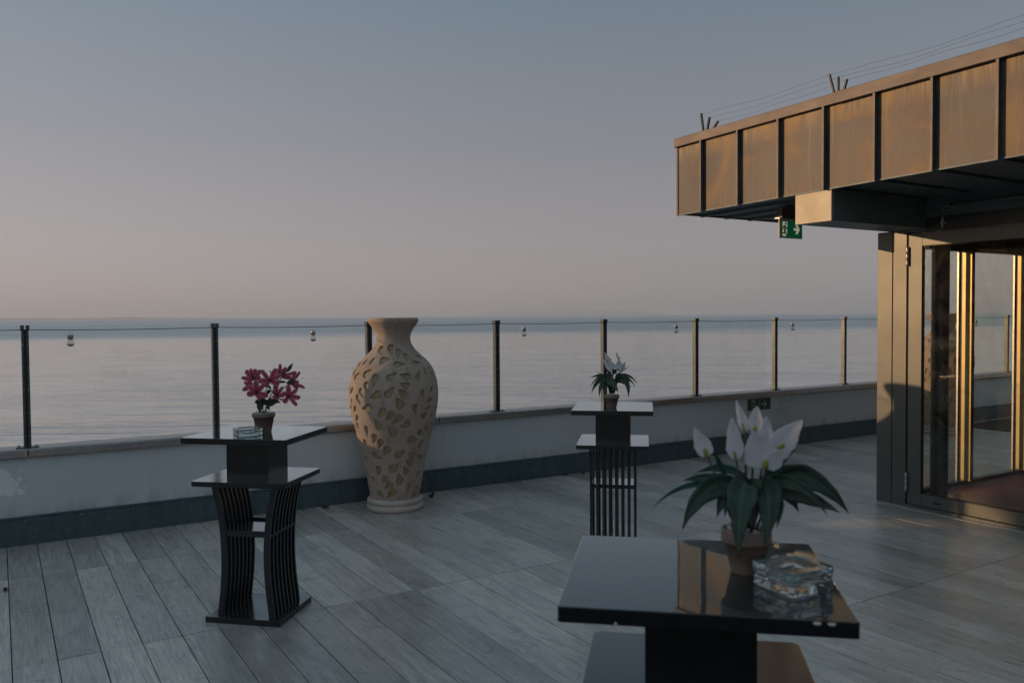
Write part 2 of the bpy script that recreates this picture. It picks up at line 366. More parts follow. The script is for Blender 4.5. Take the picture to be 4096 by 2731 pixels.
def mk_petal():
    m, n, b = new_mat('pink_lily_petal')
    uvn = node(n, 'ShaderNodeUVMap'); sp = node(n, 'ShaderNodeSeparateXYZ'); n.links.new(uvn.outputs[0], sp.inputs[0])
    mid = mathn(n, 'ABSOLUTE', mathn(n, 'SUBTRACT', sp.outputs['X'], .5))
    c = rampn(n, mid, [(.0, (.92, .06, .22)), (.15, (.85, .22, .38)), (.34, (.88, .46, .57)), (.5, (.95, .80, .83))])
    c = mix(n, rampn(n, sp.outputs['Y'], [(.0, g(.9)), (.16, g(0))]), c, (.36, .30, .08))
    c = mix(n, rampn(n, sp.outputs['Y'], [(.45, g(0)), (1., g(.6))]), c, (.66, .30, .40))
    c = mix(n, .25, c, rampn(n, noise(n, coords(n, rnd_off=True), 50, 5), [(.3, (.22, .05, .10)), (.7, (.62, .25, .34))]))
    n.links.new(c, b.inputs['Base Color']); b.inputs['Roughness'].default_value = .6
    tr = node(n, 'ShaderNodeBsdfTranslucent'); n.links.new(c, tr.inputs[0]); ms = node(n, 'ShaderNodeMixShader'); ms.inputs[0].default_value = .62
    o = n.nodes['Material Output']; n.links.new(b.outputs[0], ms.inputs[1]); n.links.new(tr.outputs[0], ms.inputs[2]); n.links.new(ms.outputs[0], o.inputs[0])
    return m
MAT['petal'] = mk_petal()
MAT['anther'] = simple('dark_anther', (.06, .02, .015), None, .7)
MAT['glassware'], n_, b_ = new_mat('clear_pressed_glass')
b_.inputs['Base Color'].default_value = (.84, .92, .90, 1); b_.inputs['Roughness'].default_value = .04; b_.inputs['Transmission Weight'].default_value = .90; b_.inputs['IOR'].default_value = 1.5
vq_ = n_.nodes.new('ShaderNodeTexVoronoi'); vq_.inputs['Scale'].default_value = 32; n_.links.new(coords(n_, (1, 1, .6)), vq_.inputs['Vector'])
bump(n_, b_, vq_.outputs['Distance'], .22, .004)
def mk_pane(name, tint, refl=1., smudge=.03):
    m, n, b = new_mat(name); n.nodes.remove(b); o = n.nodes['Material Output']
    t = node(n, 'ShaderNodeBsdfTransparent'); t.inputs[0].default_value = (*tint, 1)
    gl = node(n, 'ShaderNodeBsdfGlossy'); gl.inputs['Roughness'].default_value = .0; gl.inputs[0].default_value = (1, 1, 1, 1)
    ge = node(n, 'ShaderNodeNewGeometry'); dt = node(n, 'ShaderNodeVectorMath', operation='DOT_PRODUCT')
    n.links.new(ge.outputs['Incoming'], dt.inputs[0]); n.links.new(ge.outputs['Normal'], dt.inputs[1])
    inv = mathn(n, 'SUBTRACT', 1., mathn(n, 'ABSOLUTE', dt.outputs['Value']))
    f = mathn(n, 'MULTIPLY', mathn(n, 'ADD', mathn(n, 'MULTIPLY', mathn(n, 'POWER', inv, 5.), .96), .04), refl)
    ms = node(n, 'ShaderNodeMixShader'); n.links.new(f, ms.inputs[0]); n.links.new(t.outputs[0], ms.inputs[1]); n.links.new(gl.outputs[0], ms.inputs[2])
    df = node(n, 'ShaderNodeBsdfDiffuse'); df.inputs[0].default_value = (.5, .5, .5, 1)
    sm = rampn(n, noise(n, coords(n), 3.5, 8, .7, 1.), [(.45, g(0)), (.8, g(smudge))])
    m2 = node(n, 'ShaderNodeMixShader'); n.links.new(sm, m2.inputs[0]); n.links.new(ms.outputs[0], m2.inputs[1]); n.links.new(df.outputs[0], m2.inputs[2])
    n.links.new(m2.outputs[0], o.inputs[0]); return m
MAT['railglass'] = mk_pane('rail_glass', (.975, .985, .985), .7, .05)
MAT['doorglass'] = mk_pane('tinted_door_glass', (.997, .99, .955), .55, .07)
MAT['bulbglass'] = mk_pane('bulb_glass', (.90, .91, .90), 1.2, .25)
MAT['signgreen'] = simple('sign_green', (.004, .16, .07), (.003, .12, .055), .35, 8, 0, 0)
MAT['signwhite'] = simple('sign_cream', (.80, .73, .60), (.66, .58, .46), .5, 14, 0, 0)
for k_, e_ in (('signgreen', .16), ('signwhite', .34)):
    q_ = MAT[k_].copy(); q_.name = 'added_glow_' + k_; MAT['lit' + k_] = q_; bb = q_.node_tree.nodes['Principled BSDF']
    bb.inputs['Emission Color'].default_value = ((.004, .20, .085, 1) if k_ == 'signgreen' else (.80, .66, .48, 1)); bb.inputs['Emission Strength'].default_value = e_  # faint glow added to the hanging sign to raise its brightness
MAT['stickgreen'] = simple('sticker_green', (.006, .075, .045), None, .4, 8, 0, 0)
MAT['stickcream'] = simple('sticker_cream', (.42, .47, .36), None, .4, 8, 0, 0)
MAT['deadleaf'] = simple('dead_leaf', (.12, .05, .025), (.06, .03, .02), .8, 30)
MAT['carpet'] = simple('dark_red_floor', (.26, .022, .040), (.06, .015, .022), .6, 2.2, 0, .3, .001, (1, 3, 1))
MAT['wallin'] = simple('inner_wall_paint', (.20, .17, .12), None, .7, 4)
MAT['bark'] = simple('rough_bark', (.09, .07, .055), (.04, .032, .027), .9, 12, 0, .6, .01)
MAT['foliage'] = simple('evergreen_foliage', (.055, .075, .025), (.025, .040, .015), .6, 3)
MAT['earth'] = simple('dark_earth', (.06, .065, .04), (.04, .045, .03), .95, .5)
MAT['hill'] = simple('wooded_hillside', (.055, .07, .05), (.04, .05, .04), .95, .002, 0, 0)

def ruled(name, fn, nu, nv, mat, parent, smooth=True):
    vs = []; fs = []; uv = []
    for i in range(nv + 1):
        for j in range(nu + 1): vs.append(fn(j / nu, i / nv)); uv.append((j / nu, i / nv))
    for i in range(nv):
        for j in range(nu):
            a = i * (nu + 1) + j; fs.append((a, a + 1, a + nu + 2, a + nu + 1))
    me = bpy.data.meshes.new(name); me.from_pydata([tuple(p) for p in vs], [], fs)
    me.polygons.foreach_set('use_smooth', [smooth] * len(fs))
    ul = me.uv_layers.new(name='UVMap')
    for li, lp in enumerate(me.loops): ul.data[li].uv = uv[lp.vertex_index]
    me.materials.append(mat); me.update()
    o = bpy.data.objects.new(name, me); COL.objects.link(o); o.parent = parent; return o
def bez(p, t):
    p = [Vector(q) for q in p]
    while len(p) > 1: p = [p[i].lerp(p[i + 1], t) for i in range(len(p) - 1)]
    return p[0]
def blade(name, pts, width, mat, parent, face=Vector((0, -1, 0)), fold=.25, prof='leaf', nv=12, wave=0., nu=6, seed=0, thick=True, cup=0., pleat=0.):
    """a leaf or petal: ribbon along a bezier, broad side turned towards 'face', folded along its midrib"""
    def W(t):
        if prof == 'leaf': return (math.sin(math.pi * min(1, t ** .64))) ** 1.0 * (1 if t < 1 else 0)
        if prof == 'spathe': return (math.sin(math.pi * t ** .62)) ** .75 if 0 < t < 1 else 0
        return (math.sin(math.pi * t ** .85)) ** .7 if 0 < t < 1 else 0
    ph = seed * 2.3
    def fn(u, t):
        c = bez(pts, t); d = (bez(pts, min(1, t + .02)) - bez(pts, max(0, t - .02))).normalized()
        side = d.cross(face)
        if side.length < .15: side = d.cross(Vector((1, 0, .3)))
        side.normalize(); nrm = side.cross(d).normalized()
        if nrm.dot(face) < 0: nrm = -nrm
        s = (u - .5) * 2; ww = max(W(t), .02) * width / 2 * (1 + .05 * math.sin(15 * t + ph) + .035 * math.sin(31 * t + 2 * ph + s))
        q = c + side * (s * ww * (1 - .1 * fold)) + nrm * (abs(s) * ww * fold) + nrm * (wave * ww * math.sin(9 * t + ph + s * 2) * abs(s)) + nrm * (cup * ww * s * s) + nrm * (pleat * ww * math.cos(3.0 * math.pi * s))
        return q
    o = ruled(name, fn, nu, nv, mat, parent)
    sm = o.modifiers.new('thickness', 'SOLIDIFY'); sm.thickness = .0006
    return o

# ------------------------------------------------------------------ the setting
# sea: one sheet far past the horizon
SEA = -3.6
def mk_sea():
    m, n, b = new_mat('sea_water'); v = coords(n)
    sp = node(n, 'ShaderNodeSeparateXYZ'); n.links.new(v, sp.inputs[0])
    # distance along the view (waves run roughly across it)
    ch, sh = math.cos(HEAD + .08), math.sin(HEAD + .08)
    dep = mathn(n, 'ADD', mathn(n, 'MULTIPLY', sp.outputs['X'], sh), mathn(n, 'MULTIPLY', sp.outputs['Y'], ch))
    lat = mathn(n, 'SUBTRACT', mathn(n, 'MULTIPLY', sp.outputs['X'], ch), mathn(n, 'MULTIPLY', sp.outputs['Y'], sh))
    def cmb(a, sa, b_, sb):
        c = node(n, 'ShaderNodeCombineXYZ'); n.links.new(mathn(n, 'MULTIPLY', a, sa), c.inputs[0]); n.links.new(mathn(n, 'MULTIPLY', b_, sb), c.inputs[1]); return c.outputs[0]
    w1 = noise(n, cmb(lat, .22, dep, .85), 1.0, 3, .5, .6)      # swell lines
    w2 = noise(n, cmb(lat, .9, dep, 2.6), 1.0, 4, .6, .4)        # ripples
    w3 = noise(n, cmb(lat, .05, dep, .16), 1.0, 3, .6, .8)       # patches of rougher water
    h = mathn(n, 'ADD', mathn(n, 'MULTIPLY', w1, 1.0), mathn(n, 'MULTIPLY', w2, .22))
    patch = rampn(n, w3, [(.36, g(.25)), (.66, g(1))])
    # wind-ruffled belt far out: the slick inshore water ends some 260 m away
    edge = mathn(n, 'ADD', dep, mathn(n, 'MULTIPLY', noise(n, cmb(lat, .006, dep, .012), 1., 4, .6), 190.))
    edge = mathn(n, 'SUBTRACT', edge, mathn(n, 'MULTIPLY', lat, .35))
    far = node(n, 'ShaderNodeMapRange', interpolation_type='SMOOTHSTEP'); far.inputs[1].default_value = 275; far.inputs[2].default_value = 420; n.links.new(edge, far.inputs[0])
    hh = mathn(n, 'MULTIPLY', h, patch)
    bp = node(n, 'ShaderNodeBump'); bp.inputs['Distance'].default_value = .42
    st = node(n, 'ShaderNodeMapRange'); st.inputs[1].default_value = 15; st.inputs[2].default_value = 220; st.inputs[3].default_value = .55; st.inputs[4].default_value = .10; n.links.new(dep, st.inputs[0])
    n.links.new(st.outputs[0], bp.inputs['Strength']); n.links.new(hh, bp.inputs['Height']); 
    ro = node(n, 'ShaderNodeMapRange'); ro.inputs[3].default_value = .06; ro.inputs[4].default_value = .42; n.links.new(far.outputs[0], ro.inputs[0])
    ge = node(n, 'ShaderNodeNewGeometry'); dt = node(n, 'ShaderNodeVectorMath', operation='DOT_PRODUCT')
    n.links.new(ge.outputs['Incoming'], dt.inputs[0]); n.links.new(bp.outputs[0], dt.inputs[1])
    inv = mathn(n, 'SUBTRACT', 1., mathn(n, 'MINIMUM', mathn(n, 'ABSOLUTE', dt.outputs['Value']), 1.))
    ex = node(n, 'ShaderNodeMapRange'); ex.inputs[3].default_value = 2.3; ex.inputs[4].default_value = 6.0; n.links.new(far.outputs[0], ex.inputs[0])
    am = node(n, 'ShaderNodeMapRange'); am.inputs[3].default_value = 1.14; am.inputs[4].default_value = .60; n.links.new(far.outputs[0], am.inputs[0])
    fac = mathn(n, 'MULTIPLY', mathn(n, 'POWER', inv, ex.outputs[0]), am.outputs[0])
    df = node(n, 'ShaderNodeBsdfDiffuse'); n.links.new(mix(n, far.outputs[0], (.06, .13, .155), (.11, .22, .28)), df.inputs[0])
    gl = node(n, 'ShaderNodeBsdfGlossy'); gl.inputs[0].default_value = (1, 1, 1, 1); n.links.new(ro.outputs[0], gl.inputs['Roughness']); n.links.new(bp.outputs[0], gl.inputs['Normal'])
    ms = node(n, 'ShaderNodeMixShader'); n.links.new(fac, ms.inputs[0]); n.links.new(df.outputs[0], ms.inputs[1]); n.links.new(gl.outputs[0], ms.inputs[2])
    n.links.new(ms.outputs[0], n.nodes['Material Output'].inputs[0]); n.nodes.remove(b)
    return m
MAT['sea'] = mk_sea()
me = bpy.data.meshes.new('sea'); rr = [0, 30, 100, 300, 1000, 3000, 9000, 26000]
vs = [(0, 0, SEA)]; fs = []
NS = 48
for r_ in rr[1:]:
    for k in range(NS): a = 2 * math.pi * k / NS; vs.append((r_ * math.cos(a), r_ * math.sin(a), SEA))
for k in range(NS): fs.append((0, 1 + k, 1 + (k + 1) % NS))
for j in range(len(rr) - 2):
    for k in range(NS):
        a = 1 + j * NS; fs.append((a + k, a + NS + k, a + NS + (k + 1) % NS, a + (k + 1) % NS))
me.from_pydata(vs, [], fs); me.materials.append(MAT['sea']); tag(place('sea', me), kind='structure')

# far shore on the left and the faint hills in the middle of the horizon
def ridge(name, h0, h1, dist, hfun, depth):
    b = MB(); N = 90; vs = []; fs = []
    for i in range(N + 1):
        a = R(h0 + (h1 - h0) * i / N); z = SEA + max(.3, hfun(i / N))
        d = Vector((math.sin(a), math.cos(a), 0))
        for q, zz in ((dist, SEA - .5), (dist + depth * .3, z * .65), (dist + depth * .5, z), (dist + depth, SEA - .5)):
            p = d * q; vs.append((p.x, p.y, zz))
    for i in range(N):
        for j in range(3): a = i * 4 + j; fs.append((a, a + 1, a + 5, a + 4))
    b.add(vs, fs, True); return tag(b.build(name, MAT['hill']), kind='structure')
def nz(x, s): return sum(math.sin(x * f * s + f * 1.7) / f for f in (1, 2.3, 5.1, 11.3)) * .5
ridge('hills', 28.5, 42.5, 17500, lambda t: 190 * (math.sin(math.pi * t) ** .8) * (.78 + .22 * nz(t * 6, 1)), 3000)
ridge('far_shore', -20, 14, 8200, lambda t: (15 + 6 * nz(t * 40, 1)) * (1 if t < .82 else max(0, (1 - t) / .18)), 600)

# deck
PX0, PW, RY, RL = .0217, .17308, 5.582, 1.4406
deck = MB().box((-9, -6, -.30), (14, 6.395, -.022)).build('deck', MAT['subfloor']); tag(deck, kind='structure')
cells = []
for i in range(-14, 62):
    for j in range(-3, 2):
        x0 = PX0 + i * PW; y1 = RY - (j - 1) * RL if False else RY + j * RL
        ya, yb = y1, min(y1 + RL, 6.392)
        if yb - ya < .1: continue
        cx, cyy = x0 + PW / 2, (ya + yb) / 2
        hd = math.degrees(math.atan2(cx, cyy)); dist = math.hypot(cx, cyy)
        vis = False
        for sx in (x0, x0 + PW):
            for sy in (ya, (ya + yb) / 2, yb):
                if sy > .6 and -1 < math.degrees(math.atan2(sx, sy)) < 64.5 and math.hypot(sx, sy) > 2.2: vis = True
        cells.append((not vis, dist, x0, ya, yb, j))
cells.sort(); shared = {}; rest = MB()
for k, (nv_, dist, x0, ya, yb, j) in enumerate(cells):
    w_, l_ = PW - .0042, yb - ya - .0045
    dz = rnd.uniform(-.0012, .0012)
    if not nv_ and k < 292:
        key = round(l_, 3)
        if key not in shared:
            b = MB().box((0, 0, -.02), (w_, l_, 0)); shared[key] = b.mesh('plank', MAT['plank'])
        o = place('plank', shared[key], deck, .0012, 1, (x0 + .0021, ya + .0022, dz)); 
    else:
        rest.box((x0 + .0021, ya + .0022, -.02), (x0 + .0021 + w_, ya + .0022 + l_, 0))
rs = rest.build('plank', MAT['plank'], deck); rs['kind'] = 'stuff'

# land on the left, outside the picture, carrying the trees that shade the terrace
land = MB().prism([(-80, -40), (-7.5, -40), (-7.5, 3), (-8.5, 14), (-16, 24), (-45, 36), (-80, 40)], SEA - 2, -2.6).build('ground', MAT['earth']); tag(land, kind='structure')

# ------------------------------------------------------------------ parapet wall
WY = 6.398
wall = empty('parapet_wall', (0, WY, 0)); tag(wall, 'long low pale rendered parapet wall with dark metal skirting along the sea side of the deck', 'parapet wall')
MB().box((-9, 0, -.30), (14, .22, .596)).build('wall_body', MAT['plaster'], wall)
jt = [-9, -5.9, -2.9, .155, 3.2, 5.55, 7.568, 8.79, 11.6, 14]
for a, b_ in zip(jt[:-1], jt[1:]):
    prof = [(-.028, .578), (-.034, .590), (-.034, .632), (-.026, .641), (.235, .632), (.245, .624), (.245, .578), (.22, .590), (-.018, .590)]
    b = MB(); n_ = len(prof); xa, xb = a + .003, b_ - .003
    vs = [(xa, y, z) for y, z in prof] + [(xb, y, z) for y, z in prof]
    b.add(vs, [tuple(range(n_)), tuple(range(2 * n_ - 1, n_ - 1, -1))] + [(i, n_ + i, n_ + (i + 1) % n_, (i + 1) % n_) for i in range(n_)])
    b.build('cap', MAT['cap'], wall, .002, 1)
ks = [-9, -6, -3, -.02, 1.98, 3.98, 5.98, 7.98, 9.98, 11.98, 14]
for a, b_ in zip(ks[:-1], ks[1:]):
    b = MB(); b.box((a + .0015, -.012, .001), (b_ - .0015, -.001, .176))
    b.add([(a + .0015, -.012, .176), (b_ - .0015, -.012, .176), (b_ - .0015, -.020, .183), (a + .0015, -.020, .183), (a + .0015, -.001, .192), (b_ - .0015, -.001, .192)],
          [(0, 1, 2, 3), (3, 2, 5, 4)])
    sk = b.build('skirting', MAT['skirting'], wall)
    if b_ > -.5 and a < 9.5:
        x = a + .15
        while x < b_:
            s = MB().lathe([(0, .0), (.006, .0), (.005, .003), (0, .004)], 8, Matrix.Translation((x, -.0125, .165)) @ Matrix.Rotation(R(90), 4, 'X'))
            s.build('screw', MAT['steel'], sk); x += .33

# ------------------------------------------------------------------ glass balustrade
bal = empty('glass_balustrade', (0, 6.46, .637)); tag(bal, 'frameless glass windbreak held between slim dark metal posts on top of the parapet', 'balustrade')
PXS = [.1562 + 1.22347 * i for i in range(-3, 12)]
H_ = 1.461 - .637
mpost = MB()
for s in (-1, 1): mpost.box((s * .0145 - .0075, -.024, .006), (s * .0145 + .0075, .024, H_ - .02))
mpost = mpost.mesh('post', MAT['post'])
mch = MB().box((-.0075, -.016, .006), (.0075, .016, H_ - .03)).mesh('channel', MAT['postdark'])
mbase = MB().box((-.068, -.032, 0), (.068, .032, .008)).mesh('base_plate', MAT['post'])
mcap = MB().box((-.027, -.028, H_ - .036), (-.0045, .028, H_)).box((.0045, -.028, H_ - .036), (.027, .028, H_)).mesh('clamp_cap', MAT['post'])
mbolt = MB().lathe([(0, .022), (.006, .021), (.0085, .014), (.0085, .010), (.011, .010), (.011, .006)], 10).mesh('bolt', MAT['steel'])
mscrew = MB().lathe([(0, .0), (.005, .0), (.004, .003), (0, .0035)], 8).mesh('screw', MAT['steel'])
for x in PXS:
    p = place('post', mpost, bal, .0015, 1, (x, 0, 0)); place('channel', mch, p); place('base_plate', mbase, p, .0015, 1); place('clamp_cap', mcap, p, .002, 1)
    for s in (-1, 1): place('bolt', mbolt, p, loc=(s * .052, -.012 * s, 0))
    for k in range(5):
        for s in (-1, 1):
            q = place('screw', mscrew, p, loc=(s * .0135, -.024, .085 + k * .152)); q.rotation_euler = (R(90), 0, 0)
for a, b_ in zip(PXS[:-1], PXS[1:]):
    MB().box((a + .012, -.005, .012), (b_ - .012, .005, H_ - .006)).build('glass_pane', MAT['railglass'], bal, .001, 1)
# black string with solar bulbs along the glass
pts = []
xw = -4.0
wire = empty('light_string', (0, 6.455, 1.435)); tag(wire, 'thin black cable strung along the top of the glass windbreak', 'cable')
for a, b_ in zip(PXS[:-1], PXS[1:]):
    for k in range(8):
        t = k / 8; pts.append((a + (b_ - a) * t, -.022, -.004 - .007 * math.sin(math.pi * t)))
MB().tube(pts, .0028, 6).build('cord', MAT['cable'], wire)
for x, nm in ((.424, 'first solar bulb hanging on the cable right of the leftmost post'), (2.124, 'solar bulb hanging on the cable just left of the big vase neck'), (4.103, 'solar bulb hanging right of the post beside the vase'),
              (5.969, 'half hidden solar bulb hanging between the small plant and the next post'), (7.758, 'solar bulb hanging on the cable above the white flowers'), (11.534, 'solar bulb hanging on the cable seen through the door glass')):
    zt = 1.418 if x > .5 else 1.420
    s = empty('solar_bulb', (x, 6.428, zt)); tag(s, nm, 'hanging bulb', 'solar bulbs hanging on the cable')
    s.scale = (.86, .86, .92)
    MB().tube([(-.013, 0, -.042), (-.012, 0, -.028), (-.005, 0, -.008), (0, 0, .002), (.005, 0, -.008), (.012, 0, -.028), (.013, 0, -.042)], .0011, 6).build('wire_loop', MAT['steel'], s)
    MB().lathe([(0, -.030), (.0205, -.030), (.0215, -.033), (.0215, -.060), (.016, -.063), (.014, -.066)], 20).build('lamp_cap', MAT['steel'], s)
    MB().lathe([(.014, -.066), (.022, -.073), (.028, -.084), (.0295, -.094), (.026, -.106), (.017, -.115), (0, -.119)], 24).build('bulb', MAT['bulbglass'], s)
    MB().lathe([(.0, -.098), (.024, -.099), (.026, -.104), (.016, -.113), (0, -.116)], 20).build('reflector', MAT['steel'], s)

# ------------------------------------------------------------------ vase
MPX = .001125
def zrow(y): return 1.631 - MPX * y
PROF = [(125, 168), (131, 175), (140, 176), (150, 174), (158, 169), (166, 163), (185, 149), (200, 140), (220, 127), (240, 119), (265, 116), (290, 118), (305, 124), (320, 133), (340, 146), (370, 176), (400, 210),
        (430, 240), (460, 263), (500, 283), (540, 296), (580, 304), (620, 309), (660, 310), (700, 307), (740, 302), (780, 295), (830, 284), (880, 272), (930, 259), (980, 246), (1020, 236), (1060, 226), (1110, 216), (1160, 207),
        (1210, 197), (1260, 188), (1310, 179), (1345, 172), (1372, 168)]
pz = np.array([zrow(y) for y, _ in PROF])[::-1]; pr = np.array([r * MPX for _, r in PROF])[::-1]
def vr(z): return float(np.interp(z, pz, pr))
DROPS = [(380,338,402,372,20),(448,330,460,377,22),(500,358,497,390,20),(551,388,553,420,20),(655,400,622,386,14),(395,410,452,402,22),(490,438,545,436,20),(608,435,650,432,18),(318,418,335,394,15),(268,425,287,405,14),
 (230,442,243,424,12),(278,500,316,466,22),(205,525,236,490,17),(343,520,325,587,22),(443,522,481,490,24),(556,520,508,499,24),(632,525,638,480,22),(683,500,670,460,16),(712,480,697,450,13),(550,578,508,556,23),
 (282,570,290,627,20),(243,612,262,655,18),(355,634,303,657,26),(428,630,466,580,26),(537,635,498,598,26),(658,625,662,688,18),(725,608,700,640,16),(222,655,242,705,18),(180,680,178,715,10),(166,610,170,590,9),
 (297,718,252,728,22),(508,700,482,653,28),(712,682,685,697,17),(605,722,615,785,20),(698,735,668,742,16),(203,730,195,762,14),(390,745,358,782,25),(447,765,412,803,24),(670,788,640,780,22),(500,792,450,826,24),
 (218,790,208,820,14),(362,845,338,798,23),(553,835,503,855,25),(460,890,421,847,28),(712,845,708,876,12),(676,868,690,902,16),(278,865,285,922,17),(332,920,326,965,20),(636,896,662,920,20),(578,942,625,955,26),
 (375,955,360,1000,22),(266,960,282,987,16),(415,1005,395,1040,24),(640,992,675,948,20),(493,1047,541,1015,25),(590,1060,560,1037,24),(333,1050,380,1072,22),(245,1018,228,995,13),(272,1083,245,1062,14),(452,1142,497,1107,26),
 (572,1115,543,1088,22),(680,1090,682,1052,10),(355,1147,346,1200,22),(545,1168,523,1128,22),(500,1228,490,1180,26),(398,1213,375,1247,22),(318,1220,352,1262,18),(628,1190,612,1250,16),(430,1255,396,1287,23),(560,1270,553,1322,20),
 (450,1308,413,1345,27),(648,1245,632,1258,12),(360,1320,394,1355,19),(625,1298,606,1288,15),(596,1340,600,1372,17),(592,318,577,300,8),(333,325,341,302,9),(742,740,738,775,11),(710,930,706,960,9),(700,1000,694,1030,9),(766,640,768,600,10),(720,500,742,530,10)]
def unproj(px, y):
    z = zrow(y); r = vr(z); s = max(-.975, min(.975, (px - 465) * MPX / r)); return math.asin(s), z
drops = []                               # (phi_c, z_c, du, dz, radius): du is arc length from bulb to tip
for cx_, cy_, tx, ty, r_ in DROPS:
    a0, z0 = unproj(cx_, cy_); a1, z1 = unproj(tx, ty); Rr = vr(z0)
    du = (a1 - a0) * Rr; dz = z1 - z0; rad = r_ * MPX * 1.14; Ln = math.hypot(du, dz)
    if Ln < rad * 1.75: k = rad * 1.75 / max(Ln, .004); du *= k; dz *= k
    drops.append((a0, z0, du, dz, rad))
front = list(drops)
for sh in (R(118), R(236)):
    for a0, z0, du, dz, rad in front:
        if abs(a0) > R(62): continue
        a = a0 + sh
        if all(abs(((a - b[0] + math.pi) % (2 * math.pi)) - math.pi) * vr(z0) > .055 or abs(z0 - b[1]) > .055 for b in drops): drops.append((a, z0, du, dz, rad))
vase = empty('stone_vase', (2.635, 6.03, 0), -HEAD * 0 - math.atan2(2.635, 6.03))
tag(vase, 'man-high sand coloured amphora vase with teardrop openings standing before the parapet, unobstructed', 'vase', 'tall vases against the parapet')
NA, NZ = 660, 500
zmin, zmax = zrow(1372), zrow(125)
A = np.linspace(-math.pi, math.pi, NA, endpoint=False); Z = np.linspace(zmin, zmax, NZ)
AA, ZZ = np.meshgrid(A, Z); RR = np.interp(ZZ, pz, pr)
k5 = np.ones(9) / 9; sm_ = np.interp(Z, pz, pr); smp = np.convolve(np.pad(sm_, 4, 'edge'), k5, 'valid'); RR = np.repeat(smp[:, None], NA, 1); R0 = RR.copy()
wob = .0012 * np.sin(3 * AA + 7 * ZZ) + .0008 * np.sin(11 * AA - 13 * ZZ); RR = RR + wob
depthm = np.zeros_like(RR)
for a0, z0, du, dz, rad in drops:
    da = (AA - a0 + math.pi) % (2 * math.pi) - math.pi; u = da * R0; v_ = ZZ - z0; Ln = math.hypot(du, dz); ex, ey = du / Ln, dz / Ln
    near = (np.abs(u) < Ln + rad + .02) & (np.abs(v_) < Ln + rad + .02)
    t = u[near] * ex + v_[near] * ey; d = np.abs(-u[near] * ey + v_[near] * ex)
    s_ = np.where(t < 0, rad - np.hypot(t, d), rad * np.clip(1 - np.clip(t / Ln, 0, 1), 0, 1) ** .78 - d)
    depthm[near] = np.maximum(depthm[near], np.clip((s_ + .001) / .0035, 0, 1))
RR = RR - depthm * .022
vs = np.stack([RR * np.sin(AA), -RR * np.cos(AA), ZZ], -1).reshape(-1, 3)
iz, ia = np.meshgrid(np.arange(NZ - 1), np.arange(NA), indexing='ij'); i2 = (ia + 1) % NA
quads = np.stack([iz * NA + ia, iz * NA + i2, (iz + 1) * NA + i2, (iz + 1) * NA + ia], -1).reshape(-1, 4)
def np_mesh(name, v, q, mat, smooth=True):
    me = bpy.data.meshes.new(name); me.vertices.add(len(v)); me.vertices.foreach_set('co', v.astype(np.float32).ravel())
    me.loops.add(q.size); me.loops.foreach_set('vertex_index', q.astype(np.int32).ravel()); me.polygons.add(len(q))
    me.polygons.foreach_set('loop_start', np.arange(0, q.size, 4, dtype=np.int32)); me.polygons.foreach_set('loop_total', np.full(len(q), 4, np.int32))
    me.polygons.foreach_set('use_smooth', np.full(len(q), smooth)); me.materials.append(mat); me.update(calc_edges=True); me.validate(); return me
place('body', np_mesh('body', vs, quads, MAT['stone']), vase)
MB().lathe([(.168 * 1.17 * .97, zmax - .0), (.166, zmax + .002), (.150, zmax - .004), (.120, zmax - .07), (.108, zmax - .16), (.13, zmax - .26), (.2, zmax - .4)], 64).build('inner_neck', MAT['stone'], vase)
MB().lathe([(.0, .096), (.19, .096), (.203, .094), (.214, .086), (.219, .074), (.216, .062), (.206, .054), (.2035, .051), (.209, .047), (.219, .040), (.224, .028), (.222, .014), (.214, .003), (.208, 0), (0, 0)], 72).build('plinth', MAT['plinth'], vase)
for a0, z0, du, dz, rad in drops:
    Ln = math.hypot(du, dz); ex, ey = du / Ln, dz / Ln; out_ = []
    for k in range(9): q = math.pi / 2 + math.pi * k / 8; out_.append((rad * math.cos(q), rad * math.sin(q)))
    for k in range(1, 7):
        t = Ln * k / 7; out_.append((t, -rad * (1 - k / 7) ** .78))
    out_.append((Ln, 0))
    for k in range(6, 0, -1): t = Ln * k / 7; out_.append((t, rad * (1 - k / 7) ** .78))
    def P_(t, d, lift=0):
        u = t * ex - d * ey; v_ = t * ey + d * ex; z = z0 + v_; r = vr(z) - .0145 + lift; a = a0 + u / vr(z0); return (r * math.sin(a), -r * math.cos(a), z)
    b = MB(); nn = len(out_)
    b.add([P_(Ln * .15, 0, .002)] + [P_(t * .6 + Ln * .05, d * .6) for t, d in out_] + [P_(t, d, -.001) for t, d in out_],
          [(0, 1 + (k + 1) % nn, 1 + k) for k in range(nn)] + [(1 + k, 1 + (k + 1) % nn, 1 + nn + (k + 1) % nn, 1 + nn + k) for k in range(nn)], True)
    b.build('inlay', MAT['inlay'], vase)
v2 = copy_tree(vase); v2.location = (10.0, 5.98, 0); v2.rotation_euler = (0, 0, -1.03 + 1.9)
tag(v2, 'second amphora vase, golden in the sun, seen through the glass of the door', 'vase')

